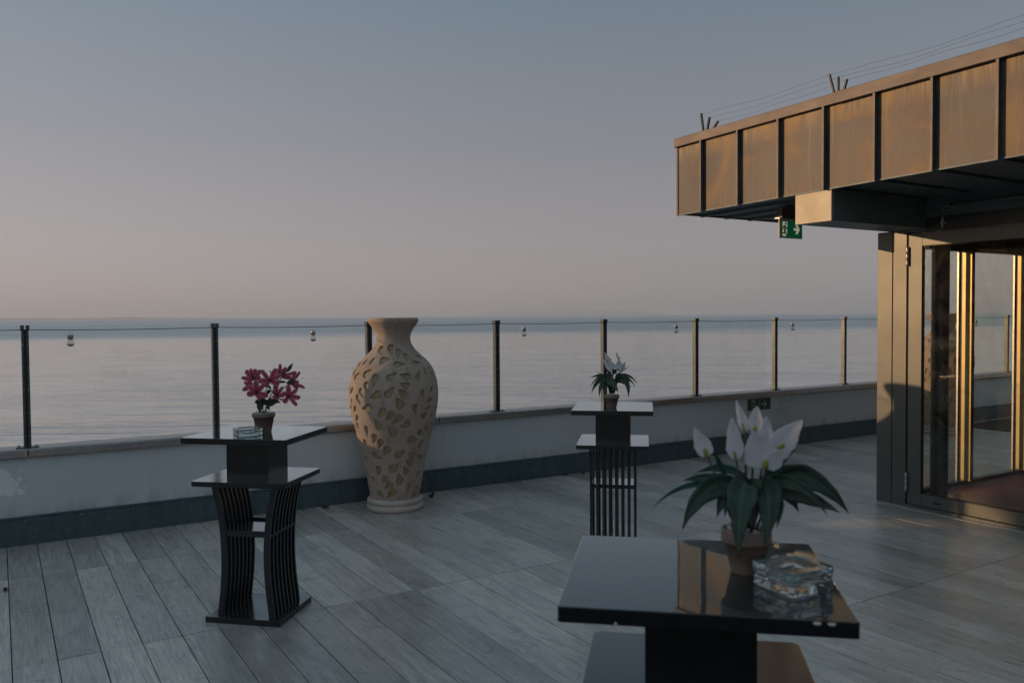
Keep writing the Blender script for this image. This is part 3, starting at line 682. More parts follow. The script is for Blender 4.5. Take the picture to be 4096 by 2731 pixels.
# ------------------------------------------------------------------ tables
def rpoly(hx, hy, r, k=5):
    out = []
    for cx_, cy_, a0 in ((hx - r, hy - r, 0), (-hx + r, hy - r, 90), (-hx + r, -hy + r, 180), (hx - r, -hy + r, 270)):
        for i in range(k + 1): a = R(a0 + 90 * i / k); out.append((cx_ + r * math.cos(a), cy_ + r * math.sin(a)))
    return out
def slat_x(z):      # outer edge of the bowed slats above the base
    zs = [.029, .12, .22, .32, .42, .50, .58, .679]; xs = [.153, .140, .131, .128, .132, .140, .154, .182]
    return float(np.interp(z, zs, xs))
def make_table():
    t = empty('side_table')
    def plate(name, poly, z0, z1, mat, bev):
        o = MB().prism(poly, z0, z1).build(name, MAT[mat], t, bev, 2); o.data.materials.append(MAT['slat'])
        for p in o.data.polygons:
            if abs(p.normal.z) < .5: p.material_index = 1
        return o
    plate('table_top', rpoly(.274, .248, .006, 3), .892, .921, 'lacquer', .002)
    MB().box((-.1115, -.1075, .704), (.1115, .1075, .8925)).build('block', MAT['slat'], t, .001, 1)
    plate('under_shelf', rpoly(.2455, .2215, .022, 5), .679, .7045, 'dusty', .0025)
    zs = [.028 + (.680 - .028) * i / 22 for i in range(23)]; me_ = {}
    for s in (-1, 1):
        b = MB(); vs = []; n_ = len(zs)
        for z in zs:
            # smooth bow
            xo = np.mean([slat_x(z + d) for d in (-.04, -.02, 0, .02, .04)]); xi = xo - .031
            for x in (xi, xo):
                for y in (-.007, .007): vs.append((s * x, y, z))
        fs = []
        for i in range(n_ - 1):
            a = i * 4; c = a + 4
            for p_, q in ((0, 1), (1, 3), (3, 2), (2, 0)): fs.append((a + p_, a + q, c + q, c + p_) if s > 0 else (a + q, a + p_, c + p_, c + q))
        b.add(vs, fs); me_[s] = b.mesh('slat', MAT['slat'])
        for k in range(8): place('slat', me_[s], t, .0012, 1, (0, -.1365 + k * .039, 0))
    sh = MB().box((-.106, -.128, .425), (.106, .128, .438)).build('shelf', MAT['dusty'], t)
    for y in (-.138, .128): MB().box((-.106, y, .420), (.106, y + .010, .450)).build('rail', MAT['slat'], sh, .001, 1)
    for s in (-1, 1): MB().box((min(s * .1315, s * .1235), -.136, .420), (max(s * .1315, s * .1235), .136, .432)).build('rail', MAT['slat'], sh)
    plate('base', rpoly(.197, .184, .003, 2), 0, .029, 'dusty', .0015)
    return t
t1 = make_table(); t1.location = (1.111, 4.265, 0); t1.rotation_euler = (0, 0, R(-42.5))
tag(t1, 'black slatted side table carrying the pink lily and an ashtray', 'side table', 'black side tables on the deck')
t2 = copy_tree(t1); t2.location = (3.331, 4.164, 0); t2.rotation_euler = (0, 0, R(-40.9 + 90)); t2['label'] = 'black side table with straight slats by the parapet, carrying only a small white flower pot'
t3 = copy_tree(t1); t3.location = (1.245, 1.275, 0); t3.rotation_euler = (0, 0, R(-41.9)); t3.scale = (.975, 1.03, 1.0416); t3['label'] = 'nearest glossy black side table with chipped front edge, carrying white flowers and big ashtray'
for x, y in ((.20, -.2475), (.225, -.2475)):
    MB().lathe([(0, .0012), (.006, .001), (.0065, -.0008)], 12, Matrix.Translation((x, y, .917)) @ Matrix.Rotation(R(60), 4, 'X') @ Matrix.Diagonal((1.2, .7, 1, 1))).build('paint_chip', MAT['signwhite'], t3)
MB().lathe([(0, .0012), (.003, .001), (.0035, -.0008)], 10, Matrix.Translation((-.163, -.2482, .895)) @ Matrix.Rotation(R(90), 4, 'X')).build('paint_chip', MAT['signwhite'], t3)

# ------------------------------------------------------------------ potted plants (local x = to the right as seen, y = away, z = up)
def pot_parts(root, rt, rb, h, rim, mat=None):
    MB().lathe([(0, 0), (rb, 0), (rb * 1.01, .002), (rt * .90, h - rim), (rt * .985, h - rim), (rt, h - rim + .002), (rt, h - .002), (rt * .985, h), (rt * .87, h), (rt * .84, h - .012), (0, h - .012)], 48).build('pot', MAT['pot'], root)
    r2 = random.Random(int(rt * 1e5)); shapes = []
    for q in range(4):
        bm = bmesh.new(); bmesh.ops.create_icosphere(bm, subdivisions=1, radius=.0085)
        for v in bm.verts: v.co = Vector((v.co.x * r2.uniform(.8, 1.3), v.co.y * r2.uniform(.7, 1.1), v.co.z * r2.uniform(.5, .8)))
        me = bpy.data.meshes.new('pebble'); bm.to_mesh(me); bm.free(); me.materials.append(MAT['pebble']); me.polygons.foreach_set('use_smooth', [True] * len(me.polygons)); shapes.append(me)
    for k in range(46):
        a = r2.uniform(0, 6.28); q = math.sqrt(r2.random()) * rt * .82
        o = place('pebble', shapes[k % 4], root, loc=(q * math.cos(a), q * math.sin(a), h - .008 + r2.uniform(0, .007)))
        o.rotation_euler = (r2.uniform(0, 1), r2.uniform(0, 1), r2.uniform(0, 6)); sc_ = r2.uniform(.75, 1.25) * rt / .06; o.scale = (sc_, sc_, sc_)
def plant_root(name, loc):
    return empty(name, loc, -math.atan2(loc[0], loc[1]))
TO = Vector((0, -1, .12)).normalized()
def spathe_flower(root, ox, oz, K, tip, base, wdt, dep, spx=None, fold=.12, stem_from=(0, 0), cup=.35):
    def c(p, y=0): return Vector(((p[0] - ox) * K, y, (oz - p[1]) * K))
    fl = empty('flower'); fl.parent = root
    b0, t0 = c(base, -dep), c(tip, -dep - .01); mid = b0.lerp(t0, .5) + Vector((0, .012 if dep < .02 else .02, 0))
    blade('spathe', [b0, mid, t0 + Vector((0, -.006, 0))], wdt * K * 1.05, MAT['spathe'], fl, TO, fold, 'spathe', 16, .06, 10, int(tip[0]), cup=cup, pleat=.02)
    if spx:
        s0, s1 = c(spx[0], -dep - .010), c(spx[1], -dep - .018); r_ = spx[2] * K / 2
        MB().tube([s0, s0.lerp(s1, .15), s0.lerp(s1, .5), s0.lerp(s1, .9), s1], [r_ * .5, r_, r_, r_ * .8, r_ * .2], 10).build('spadix', MAT['spadix'], fl)
    f0 = c(stem_from, 0)
    MB().tube([f0, f0.lerp(b0, .4) + Vector((0, -.008, 0)), f0.lerp(b0, .8) + Vector((0, -.006, 0)), b0], [.0028, .0026, .0022, .0020], 7).build('stem', MAT['stem'], fl)
    return fl
def leaf_px(root, ox, oz, K, pts, wdt, dep, mat='leaf', stem=None, fold=.28, name='leaf', wave=.12, seed=1, face=None, deps=None):
    n_ = len(pts); ds = deps or [dep * (i / (n_ - 1)) ** .8 for i in range(n_)]
    P3 = [Vector(((p[0] - ox) * K, -d, (oz - p[1]) * K)) for p, d in zip(pts, ds)]
    f = face or TO
    o = blade(name, P3, wdt * K * 1.15, MAT[mat], root, f, fold, 'leaf', 14, wave, 10, seed, pleat=.045)
    if stem:
        s0 = Vector(((stem[0] - ox) * K, 0, (oz - stem[1]) * K))
        MB().tube([s0, s0.lerp(P3[0], .6) + Vector((0, .0, .004)), P3[0]], [.0026, .0022, .0018], 6).build('petiole', MAT['stem'], o)
    return o

# near peace lily
K1 = 0.000399; near = plant_root('potted_peace_lily', (1.3288, 1.2190, .9595))
tag(near, 'large white peace lily in a clay pot on the nearest black table', 'potted plant', 'potted plants on the tables')
pot_parts(near, .0515, .031, .092, .027)
O1 = (622, 1000)
for tip, base, wd, dep, sp_, cup in (((358, 240), (428, 398), 88, .01, ((425, 396), (410, 345), 26), .3), ((548, 178), (572, 408), 84, .02, ((572, 404), (560, 350), 16), .3), ((572, 95), (618, 262), 46, 0, ((614, 258), (598, 210), 14), .8),
                                     ((675, 122), (665, 262), 78, .0, ((664, 258), (666, 225), 26), .3), ((722, 178), (718, 335), 82, -.02, None, .3), ((893, 178), (735, 385), 128, .03, ((775, 330), (805, 300), 26), .35),
                                     ((652, 235), (714, 430), 165, .045, ((712, 427), (716, 378), 32), .12), ((812, 322), (718, 424), 92, .055, None, .1)):
    spathe_flower(near, *O1, K1, tip, base, wd, dep, sp_, stem_from=(622 + (base[0] - 622) * .25, 790), cup=cup)
for i, (pts, wd, dep, mt) in enumerate(((((600, 560), (300, 480), (135, 685)), 30, .02, 'leaf2'), (((600, 545), (390, 490), (298, 775)), 120, .04, 'leaf'), (((590, 560), (500, 570), (475, 705)), 80, .03, 'leaf'),
        (((630, 520), (600, 500), (585, 640), (585, 858)), 150, .10, 'leaf'), (((690, 530), (745, 520), (740, 650), (712, 805)), 135, .07, 'leaf'), (((760, 560), (850, 580), (887, 685)), 55, -.02, 'leaf'),
        (((720, 520), (950, 400), (1125, 662)), 125, .0, 'leaf'), (((720, 545), (920, 560), (1075, 645)), 90, .03, 'leaf'), (((525, 520), (490, 440), (448, 345)), 30, .01, 'leaf2'), (((700, 545), (740, 450), (842, 435)), 55, .01, 'leaf2'),
        (((580, 540), (420, 500), (285, 550)), 60, -.03, 'leaf'), (((700, 540), (780, 440), (880, 345)), 34, -.03, 'leaf2'), (((650, 530), (480, 560), (330, 690)), 90, -.05, 'leaf'), (((680, 530), (850, 470), (960, 600)), 100, -.05, 'leaf'),
        (((640, 540), (660, 500), (640, 650), (650, 740)), 120, .05, 'leaf'), (((590, 560), (470, 470), (370, 560), (330, 640)), 52, .02, 'leaf'), (((710, 530), (860, 420), (1000, 470), (1040, 560)), 60, -.03, 'leaf'),
        (((610, 540), (540, 520), (520, 600), (515, 690)), 62, .05, 'leaf'), (((700, 545), (780, 530), (800, 620), (770, 730)), 66, .05, 'leaf'), (((640, 520), (520, 430), (440, 470), (350, 510)), 44, -.04, 'leaf2'),
        (((690, 530), (800, 470), (930, 510), (1010, 650)), 70, .05, 'leaf'))):
    leaf_px(near, *O1, K1, pts, wd * .92, dep, mt, (622 + (pts[0][0] - 622) * .3, 792), seed=i)

# small peace lily
K2 = 0.000260; far = plant_root('potted_peace_lily', (3.268, 4.102, .9212))
tag(far, 'small white peace lily in a clay pot on the table in front of the parapet', 'potted plant', 'potted plants on the tables')
pot_parts(far, .047, .029, .082, .022)
O2 = (722, 1500)
for tip, base, wd, dep, sp_, cup in (((555, 165), (690, 470), 130, .005, ((632, 410), (612, 335), 36), .3), ((522, 335), (745, 615), 150, .02, ((745, 600), (752, 520), 34), .3), ((905, 350), (885, 600), 185, .02, ((885, 595), (888, 535), 34), -.3),
                                     ((832, 148), (878, 320), 50, 0, ((885, 350), (922, 275), 30), .6), ((1052, 395), (925, 640), 120, -.01, ((945, 600), (990, 530), 26), .3), ((1130, 510), (890, 670), 46, .0, None, .5), ((705, 380), (770, 560), 120, -.02, None, .3)):
    spathe_flower(far, *O2, K2, tip, base, wd, dep, sp_, stem_from=(722 + (base[0] - 722) * .3, 1150), cup=cup)
for i, (pts, wd, dep) in enumerate(((((580, 740), (430, 690), (205, 783)), 70, 0), (((600, 760), (330, 720), (208, 1015)), 46, .01), (((620, 800), (350, 790), (235, 1158)), 105, .01), (((640, 880), (410, 880), (428, 1243)), 100, .04),
        (((640, 880), (520, 940), (590, 1195)), 120, .03), (((640, 880), (500, 900), (545, 1160)), 110, -.01), (((720, 800), (640, 820), (800, 960), (872, 1112)), 190, .05), (((840, 760), (1120, 600), (1345, 945)), 60, -.01), (((850, 760), (1090, 690), (1290, 988)), 75, .01),
        (((850, 860), (1150, 700), (1120, 1262)), 150, .02), (((710, 800), (680, 600), (545, 520)), 75, 0), (((660, 840), (540, 720), (345, 610)), 30, .02), (((760, 700), (780, 600), (865, 590)), 100, -.01), (((800, 850), (950, 800), (1000, 950)), 120, -.02),
        (((700, 820), (500, 690), (380, 820)), 110, -.03), (((800, 800), (950, 660), (1090, 800)), 110, -.03), (((720, 800), (720, 900), (720, 1120)), 150, -.01), (((720, 760), (640, 680), (560, 740)), 90, -.03))):
    leaf_px(far, *O2, K2, pts, wd, dep, 'leaf', (722 + (pts[0][0] - 722) * .35, 1160), seed=i + 30)

# pink lily
K3 = 0.000316; lily = plant_root('potted_lily', (1.139, 4.243, .9212))
tag(lily, 'pink stargazer lilies with buds in a clay pot on the left table', 'potted plant', 'potted plants on the tables')
pot_parts(lily, .057, .037, .097, .020)
O3 = (612, 1172)
def c3(p, y=0.): return Vector(((p[0] - O3[0]) * K3, y, (O3[1] - p[1]) * K3))
for (stp, rr_) in ((((640, 860), (690, 700), (760, 655), (850, 650), (950, 655)), .0024), (((625, 860), (665, 680), (740, 540), (850, 360), (985, 205)), .0027), (((612, 860), (585, 700), (510, 620), (480, 560)), .0024),
                   (((680, 690), (760, 570), (930, 470), (1055, 395)), .0024), (((600, 860), (610, 600), (640, 500), (700, 425)), .0022), (((850, 650), (880, 690), (930, 660), (980, 640)), .0018), (((612, 700), (540, 500), (470, 350)), .002), (((845, 480), (850, 400), (835, 310)), .0016)):
    MB().tube([bez([c3(p) for p in stp], i / 10) for i in range(11)], rr_, 7).build('stem', MAT['stem'], lily)
FL = [((510, 530), -.03, [(368, 405), (360, 552), (572, 655), (686, 596), (632, 395), (500, 338)], 88, 1), ((712, 345), -.02, [(582, 172), (540, 352), (642, 445), (862, 412), (912, 252), (822, 160)], 84, 1),
      ((1005, 610), -.02, [(902, 535), (998, 425), (1140, 492), (1185, 640), (1128, 765), (920, 712)], 74, 1), ((815, 590), -.01, [(752, 505), (795, 405), (918, 452), (942, 592), (762, 652), (850, 640)], 66, 1),
      ((468, 345), .02, [(274, 296), (345, 182), (420, 152), (500, 165), (582, 178), (575, 292)], 78, 0), ((885, 300), .02, [(878, 85), (975, 150), (1142, 228), (1056, 326), (830, 165), (960, 230)], 62, 0),
      ((1055, 390), .0, [(1192, 220), (1110, 240), (1075, 300), (1170, 400), (1265, 492), (1150, 500)], 62, 0), ((440, 440), .03, [(314, 376), (290, 506), (400, 400), (380, 330)], 66, 0)]
for fi, (c0, y0, tips, wd, front_) in enumerate(FL):
    fl = empty('flower'); fl.parent = lily
    C0 = c3(c0, y0)
    for k, tp in enumerate(tips):
        T = c3(tp, y0 - (.012 if front_ else 0) + (.018 if k % 2 else .006)); M_ = C0.lerp(T, .55) + Vector((0, -.022 if front_ else -.008, .0)); M2 = C0.lerp(T, .9) + Vector((0, -.018 if front_ else -.012, .004))
        blade('petal', [C0 + Vector((0, .008, 0)), M_, M2, T], wd * K3 * (1.18 if k % 2 else .92), MAT['petal'], fl, TO, .22, 'petal', 10, .14, 6, fi * 7 + k)
    ctr = sum((c3(t, y0) for t in tips), Vector()) / len(tips)
    for k in range(4):
        e = C0 + (Vector((rnd.uniform(-.012, .012), -.03, rnd.uniform(-.004, .016))) if front_ else (ctr - C0) * .8 + Vector((rnd.uniform(-.008, .008), -.01, rnd.uniform(-.006, .006))))
        st_ = MB().tube([C0, C0.lerp(e, .6) + Vector((0, 0, -.002)), e], .0007, 5).build('stamen', MAT['stem'], fl)
        if k < 3: pass
st_ = MB().tube([c3((1120, 370), -.01), c3((1180, 345), -.015), c3((1225, 325), -.018)], .0009, 5).build('pistil', MAT['spathe'], lily)
MB().lathe([(0, -.003), (.003, 0), (0, .003)], 8, Matrix.Translation(c3((1228, 324), -.018))).build('anther', MAT['anther'], lily)
for a, b_, wd in (((985, 212), (1076, 76), 62), ((980, 412), (1075, 325), 62), ((1135, 500), (1160, 435), 34)):
    A_, B_ = c3(a, -.012), c3(b_, -.012); r_ = wd * K3 / 2
    MB().tube([A_.lerp(B_, t) for t in (0, .12, .35, .65, .9, 1)], [r_ * .3, r_ * .75, r_, r_ * .85, r_ * .35, .0004], 10).build('bud', MAT['bud'] if wd > 40 else MAT['petal'], lily)
for i, (pts, wd, dep) in enumerate(((((612, 760), (520, 620), (478, 700)), 70, .01), (((600, 760), (540, 690), (482, 700)), 80, .0), (((600, 700), (560, 660), (548, 780), (560, 882)), 105, .03), (((640, 740), (600, 660), (602, 612)), 95, .0), (((640, 740), (690, 700), (740, 620)), 85, -.01),
        (((680, 760), (760, 640), (882, 712)), 100, .01), (((670, 560), (700, 500), (750, 515)), 55, .01), (((670, 800), (690, 750), (700, 838)), 50, .0), (((860, 385), (920, 360), (985, 392)), 36, 0), (((985, 395), (1040, 400), (1086, 466)), 30, 0),
        (((700, 430), (710, 470), (745, 495)), 34, 0), (((735, 210), (720, 200), (705, 192)), 20, 0), (((600, 730), (560, 720), (515, 760)), 80, -.01), (((850, 360), (835, 330), (840, 300)), 26, 0))):
    leaf_px(lily, *O3, K3, pts, wd, dep, 'lileaf', None, seed=i + 60, fold=.2)

# ------------------------------------------------------------------ ashtrays
def ashtray(loc, rz, half, h, label, corner):
    r = empty('glass_ashtray', loc, rz); tag(r, label, 'ashtray', 'pressed glass ashtrays on the tables')
    def ring(hx, rad, z): return [(x, y, z) for x, y in rpoly(hx, hx, rad, 4)]
    b = MB(); rings = []
    cr_ = half * corner
    for hx, z in ((half * .93, 0), (half * .97, .003), (half * .97, h * .46), (half * .90, h * .50), (half * .98, h * .55), (half, h * .94), (half * .97, h)): rings.append(ring(hx, cr_, z))
    n_ = len(rings[0]); inner = []
    for rad, z in ((half * .80, h), (half * .74, h * .8), (half * .70, h * .32), (half * .60, h * .24)):
        rg = []
        for (x, y, _) in rings[0]:
            a = math.atan2(y, x); rg.append((rad * math.cos(a), rad * math.sin(a), z))
        inner.append(rg)
    # scalloped rim: rests dipped into the upper rings
    allr = rings + inner; vs = []
    for ri, rg in enumerate(allr):
        for (x, y, z) in rg:
            a = math.atan2(y, x)
            if ri in (5, 6, 7): z -= h * .13 * max(0, math.cos(4 * a)) ** 3 * (1 if ri > 5 else .6)
            vs.append((x, y, z))
    fs = [tuple(range(n_ - 1, -1, -1))]
    for j in range(len(allr) - 1):
        for k in range(n_): k2 = (k + 1) % n_; fs.append((j * n_ + k, j * n_ + k2, (j + 1) * n_ + k2, (j + 1) * n_ + k))
    e = (len(allr) - 1) * n_; fs.append(tuple(e + k for k in range(n_)))
    b.add(vs, fs); b.build('bowl', MAT['glassware'], r, .0015, 2)
    return r
ashtray((1.3314, 1.1014, .9596), -math.atan2(1.3314, 1.1014) + R(47), .058, .047, 'big square clear glass ashtray beside the clay pot on the nearest table', .22)
ashtray((1.046, 4.195, .9213), -math.atan2(1.046, 4.195) + R(14), .064, .034, 'low clear glass ashtray in front of the pink lily pot', .42)

# ------------------------------------------------------------------ pavilion
pav = empty('glass_pavilion', (5.977, 4.12, 0)); tag(pav, 'glazed terrace pavilion with bronze door frames and a deep canopy clad in brown metal sheets', 'pavilion')
OX, OY = 5.977, 4.12
def pb(name, lo, hi, mat, bevel=0, parent=None):
    """axis-aligned box in world coordinates, child of the pavilion (origin at its corner)"""
    par = parent or pav
    off = (OX, OY, 0)
    return MB().box([lo[i] - off[i] for i in range(3)], [hi[i] - off[i] for i in range(3)]).build(name, MAT[mat], par, bevel, 1)
# fascia: sheets between standing seams, roof falls a little towards the sea
seams = [4.925 - .3893 * k for k in range(0, 21)]
FX = 4.868
def zs_(y): return .0155 * (5.22 - y)
edges = [5.215] + seams
for i, (ya, yb) in enumerate(zip(edges[:-1], edges[1:])):
    hi_y = ya - (.006 if i else 0); lo_y = yb + .006
    N = 8; b = MB(); vs = []; fs = []
    for a in range(N + 1):
        for c in range(N + 1):
            y = lo_y + (hi_y - lo_y) * a / N; z = 2.333 + (2.905 - 2.333) * c / N
            bulge = .004 * math.sin(math.pi * a / N) * math.sin(math.pi * c / N) * (1 if i % 3 else -.6)
            vs.append((FX - bulge - OX, y - OY, z + zs_(y)))
    for a in range(N):
        for c in range(N): q = a * (N + 1) + c; fs.append((q, q + 1, q + N + 2, q + N + 1))
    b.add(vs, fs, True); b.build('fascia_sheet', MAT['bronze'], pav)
for y in seams + [5.222]:
    z0 = zs_(y)
    pj = .034 if y < 5.2 else .006
    s = pb('standing_seam', (FX - pj, y - .004, 2.326 + z0), (FX + .002, y + .004, 2.899 + z0), 'seam')
    pb('seam_face', (FX - pj - .003, y - .010, 2.324 + z0), (FX - pj, y + .006, 2.899 + z0), 'coping', 0, s)
# coping in two overlapping lengths
def slab_y(name, x0, x1, y0, y1, z0, z1, mat, parent=None, bevel=0):
    b = MB(); vs = []
    for y in (y0, y1):
        for x, z in ((x0, z0), (x1, z0), (x1, z1), (x0, z1)): vs.append((x - OX, y - OY, z + zs_(y)))
    b.add(vs, [(0, 1, 2, 3), (7, 6, 5, 4), (0, 4, 5, 1), (1, 5, 6, 2), (2, 6, 7, 3), (3, 7, 4, 0)]); return b.build(name, MAT[mat], parent or pav, bevel, 1)
slab_y('coping', FX - .036, FX + .16, 3.59, 5.230, 2.890, 2.963, 'coping', bevel=.003)
slab_y('coping', FX - .040, FX + .156, -3.2, 3.655, 2.888, 2.967, 'coping', bevel=.003)
slab_y('end_coping', FX + .162, 10.2, 5.10, 5.230, 2.890, 2.963, 'coping', bevel=.003)
slab_y('roof', FX + .02, 10.2, -3.2, 5.19, 2.345, 2.88, 'soffit')
pb('end_sheet', (FX + .003, 5.200, 2.333), (10.2, 5.215, 2.89), 'bronze')
# soffit ribs: along the eave left of the beam, across it right of the beam
for x in (5.115, 5.40, 5.69): slab_y('soffit_rib', x - .009, x + .009, 4.03, 5.20, 2.322, 2.344, 'seam')
for y in seams[3:11]: pb('soffit_rib', (FX + .03, y - .008, 2.326 + zs_(y)), (5.93, y + .008, 2.3445 + zs_(y)), 'seam')
slab_y('drip_edge', FX - .004, FX + .018, -3.2, 5.225, 2.326, 2.335, 'seam')
# beam with its pale end cap
beam = pb('beam', (FX + .03, 3.714, 2.136), (5.975, 4.016, 2.36), 'soffit', .002)
pb('beam_cap', (FX + .004, 3.712, 2.134), (FX + .030, 4.018, 2.352), 'beamend', .003, beam)
# corner column and wall panel
pb('column', (OX, 3.992, 0), (OX + .14, 4.120, 2.136), 'frame', .002)
pb('side_panel', (OX + .002, 3.872, 0), (OX + .12, 3.987, 2.136), 'frame', .002)
pb('seal', (OX + .012, 3.984, 0), (OX + .06, 3.995, 2.136), 'rubber')
pb('seal', (OX + .012, 3.858, 0), (OX + .06, 3.875, 2.136), 'rubber')
pb('lintel', (OX + .004, -3.2, 2.118), (OX + .12, 4.016, 2.44), 'soffit')
pb('lintel', (OX - .004, -3.2, 2.112), (OX + .004, 3.712, 2.215), 'darkframe')
pb('threshold', (OX - .012, -3.2, 0), (OX + .10, 3.868, .022), 'frame', .002)
# doors (two leaves of which the near one fills the picture)
def door(y1, y0):
    d = empty('door', (OX, y1, 0)); d.parent = pav; d.location = (0, y1 - OY, 0)
    def q(name, lo, hi, mat, bev=.0015, par=None):
        return MB().box([lo[0] - OX, lo[1] - y1, lo[2]], [hi[0] - OX, hi[1] - y1, hi[2]]).build(name, MAT[mat], par or d, bev, 1)
    x0, x1 = OX + .002, OX + .032
    q('door_stile', (x0, y1 - .108, .026), (x1, y1, 2.109), 'frame')
    q('door_stile', (x0, y0, .026), (x1, y0 + .12, 2.109), 'frame')
    q('bottom_rail', (x0 + .0005, y0 + .1205, .026), (x1, y1 - .1085, .118), 'frame')
    q('top_rail', (x0 + .0005, y0 + .1205, 2.008), (x1, y1 - .1085, 2.109), 'frame')
    q('door_pane', (OX + .014, y0 + .118, .112), (OX + .020, y1 - .106, 2.012), 'doorglass', 0)
    for a, b_ in (((x0 + .01, y1 - .114, .118), (x1, y1 - .1085, 2.008)), ((x0 + .01, y0 + .1205, .118), (x1, y0 + .126, 2.008)), ((x0 + .01, y0 + .126, .118), (x1, y1 - .114, .124)), ((x0 + .01, y0 + .126, 2.002), (x1, y1 - .114, 2.008))): q('gasket', a, b_, 'rubber', 0)
    for z in (.12, 1.861):
        h = MB()
        for s0, s1 in ((0, .046), (.048, .096), (.098, .145)): h.lathe([(0, s0), (.011, s0), (.012, s0 + .002), (.012, s1 - .002), (.011, s1), (0, s1)], 14, Matrix.Translation((-.010, .004, z)))
        h.build('hinge', MAT['steel'], d)
    q('drain_slot', (x0 - .0012, y1 - .27, .060), (x0 - .0002, y1 - .215, .073), 'rubber', 0)
    return d
door(3.855, 2.62); door(2.612, 1.38); door(1.372, .14)
# sea side glazing
GY = 4.06
pb('sill_frame', (OX + .145, GY, 0), (9.6, GY + .06, .040), 'darkframe')
pb('head_frame', (OX + .145, GY, 2.027), (9.6, GY + .06, 2.36), 'darkframe')
for x in (7.127, 8.030, 8.95):
    ml = pb('mullion', (x + .004, 4.013, .041), (x + .050, GY + .05, 2.026), 'darkframe')
    pb('leaf_edge', (x, 4.012, .041), (x + .0038, GY + .034, 2.026), 'sungold', 0, ml)  # sunlight on this side is carried by the plate's gold colour
    for k in (-.082, -.052): pb('track_rail', (x + k, 4.078, .041), (x + k + .010, 4.094, 2.026), 'steel', .001, ml)
    pb('track_back', (x - .067, 4.085, .041), (x - .054, 4.094, 2.026), 'darkframe', 0, ml)
for a, b_ in ((OX + .145, 7.036), (7.178, 7.940), (8.082, 8.86)): pb('window_pane', (a, GY + .028, .042), (b_, GY + .034, 2.026), 'doorglass')
ic = MB().lathe([(.066, 0), (.066, 2.36)], 40, Matrix.Translation((6.445 - OX, 3.88 - OY, 0))).build('inner_column', MAT['darkframe'], pav)
pb('floor', (OX + .10, -3.2, -.02), (9.8, GY - .001, .012), 'carpet')
pb('inner_ceiling', (OX + .122, -3.2, 2.20), (9.78, GY - .001, 2.34), 'darkframe')
pb('back_wall', (9.8, -3.2, 0), (10.0, 4.12, 2.36), 'wallin')
pb('side_wall', (OX, -3.4, 0), (10.0, -3.205, 2.36), 'wallin')
# the sheet of tinted signage hanging behind the door
# conduit on the lintel
b = MB(); X_ = -.018
b.tube([(X_, .80 - 1.35 - 0.0, 2.108)] + [(X_, y - OY, z) for y, z in ((3.594, 2.110), (3.580, 2.118), (3.575, 2.135), (3.574, 2.27), (3.570, 2.282), (3.558, 2.289))], .004, 8) if False else None
b.tube([(X_, 3.615 - OY, 2.1075), (X_, 3.594 - OY, 2.110), (X_, 3.580 - OY, 2.119), (X_, 3.577 - OY, 2.135), (X_, 3.577 - OY, 2.26), (X_, 3.572 - OY, 2.277), (X_, 3.555 - OY, 2.287), (X_, 3.50 - OY, 2.288)], .0045, 8)
cnd = b.build('conduit', MAT['steel'], pav)
MB().tube([(X_, 3.52 - OY, 2.288), (X_, -3.0 - OY, 2.30)], .0105, 10).build('conduit_sleeve', MAT['steel'], cnd)
MB().tube([(X_, 3.577 - OY, 2.145), (X_, 3.577 - OY, 2.245)], .0105, 10).build('conduit_sleeve', MAT['steel'], cnd)
for y, z in ((3.577, 2.165), (3.577, 2.225), (3.50, 2.288)):
    (MB().box((X_ - .002, y - .026 - OY, z - .006), (X_ + .016, y + .026 - OY, z + .006)) if y > 3.55 else MB().box((X_ - .002, y - .006 - OY, z - .024), (X_ + .016, y + .006 - OY, z + .024))).build('conduit_clip', MAT['steel'], cnd, .002, 1)

# ------------------------------------------------------------------ exit signs
def capsule(p, q, r, k=6):
    p = Vector((*p, 0)); q = Vector((*q, 0)); d = (q - p).normalized(); a0 = math.atan2(d.y, d.x); out = []
    for i in range(k + 1): a = a0 - math.pi / 2 + math.pi * i / k; out.append((q.x + r * math.cos(a), q.y + r * math.sin(a)))
    for i in range(k + 1): a = a0 + math.pi / 2 + math.pi * i / k; out.append((p.x + r * math.cos(a), p.y + r * math.sin(a)))
    return out
def pictogram(root, u0, v0, s, ybase, cream, green):
    """running figure in a doorway, drawn on a 100-high field; x right, z up, built proud of the plate"""
    M_ = Matrix.Translation((u0, ybase, v0)) @ Matrix.Rotation(R(90), 4, 'X') @ Matrix.Scale(s, 4)
    t = 1 / s
    def lay(name, polys, lvl, mat):
        b = MB()
        for p in polys: b.prism(p, lvl * .0008 * t, (lvl + 1) * .0008 * t, M_)
        return b.build(name, MAT[mat], root)
    lay('doorway_field', [[(16, 6), (58, 2), (62, 94), (18, 97)]], 0, cream)
    man = [capsule((46, 84), (46, 84.1), 8), capsule((40, 66), (36, 40), 8.5), capsule((44, 69), (26, 67), 4.5), capsule((26, 67), (19, 51), 4.2), capsule((46, 66), (54, 52), 4.2), capsule((54, 52), (66, 51), 4),
           capsule((37, 40), (35, 24), 5.5), capsule((35, 24), (12, 22), 4.5), capsule((38, 38), (48, 20), 5.2), capsule((48, 20), (53, 5), 4.6)]
    b = MB()
    for i, p in enumerate(man): b.prism(p, (1 + .05 * i) * .0008 * t, (2 + .11 * i) * .0008 * t, M_)
    b.build('running_figure', MAT[green], root)
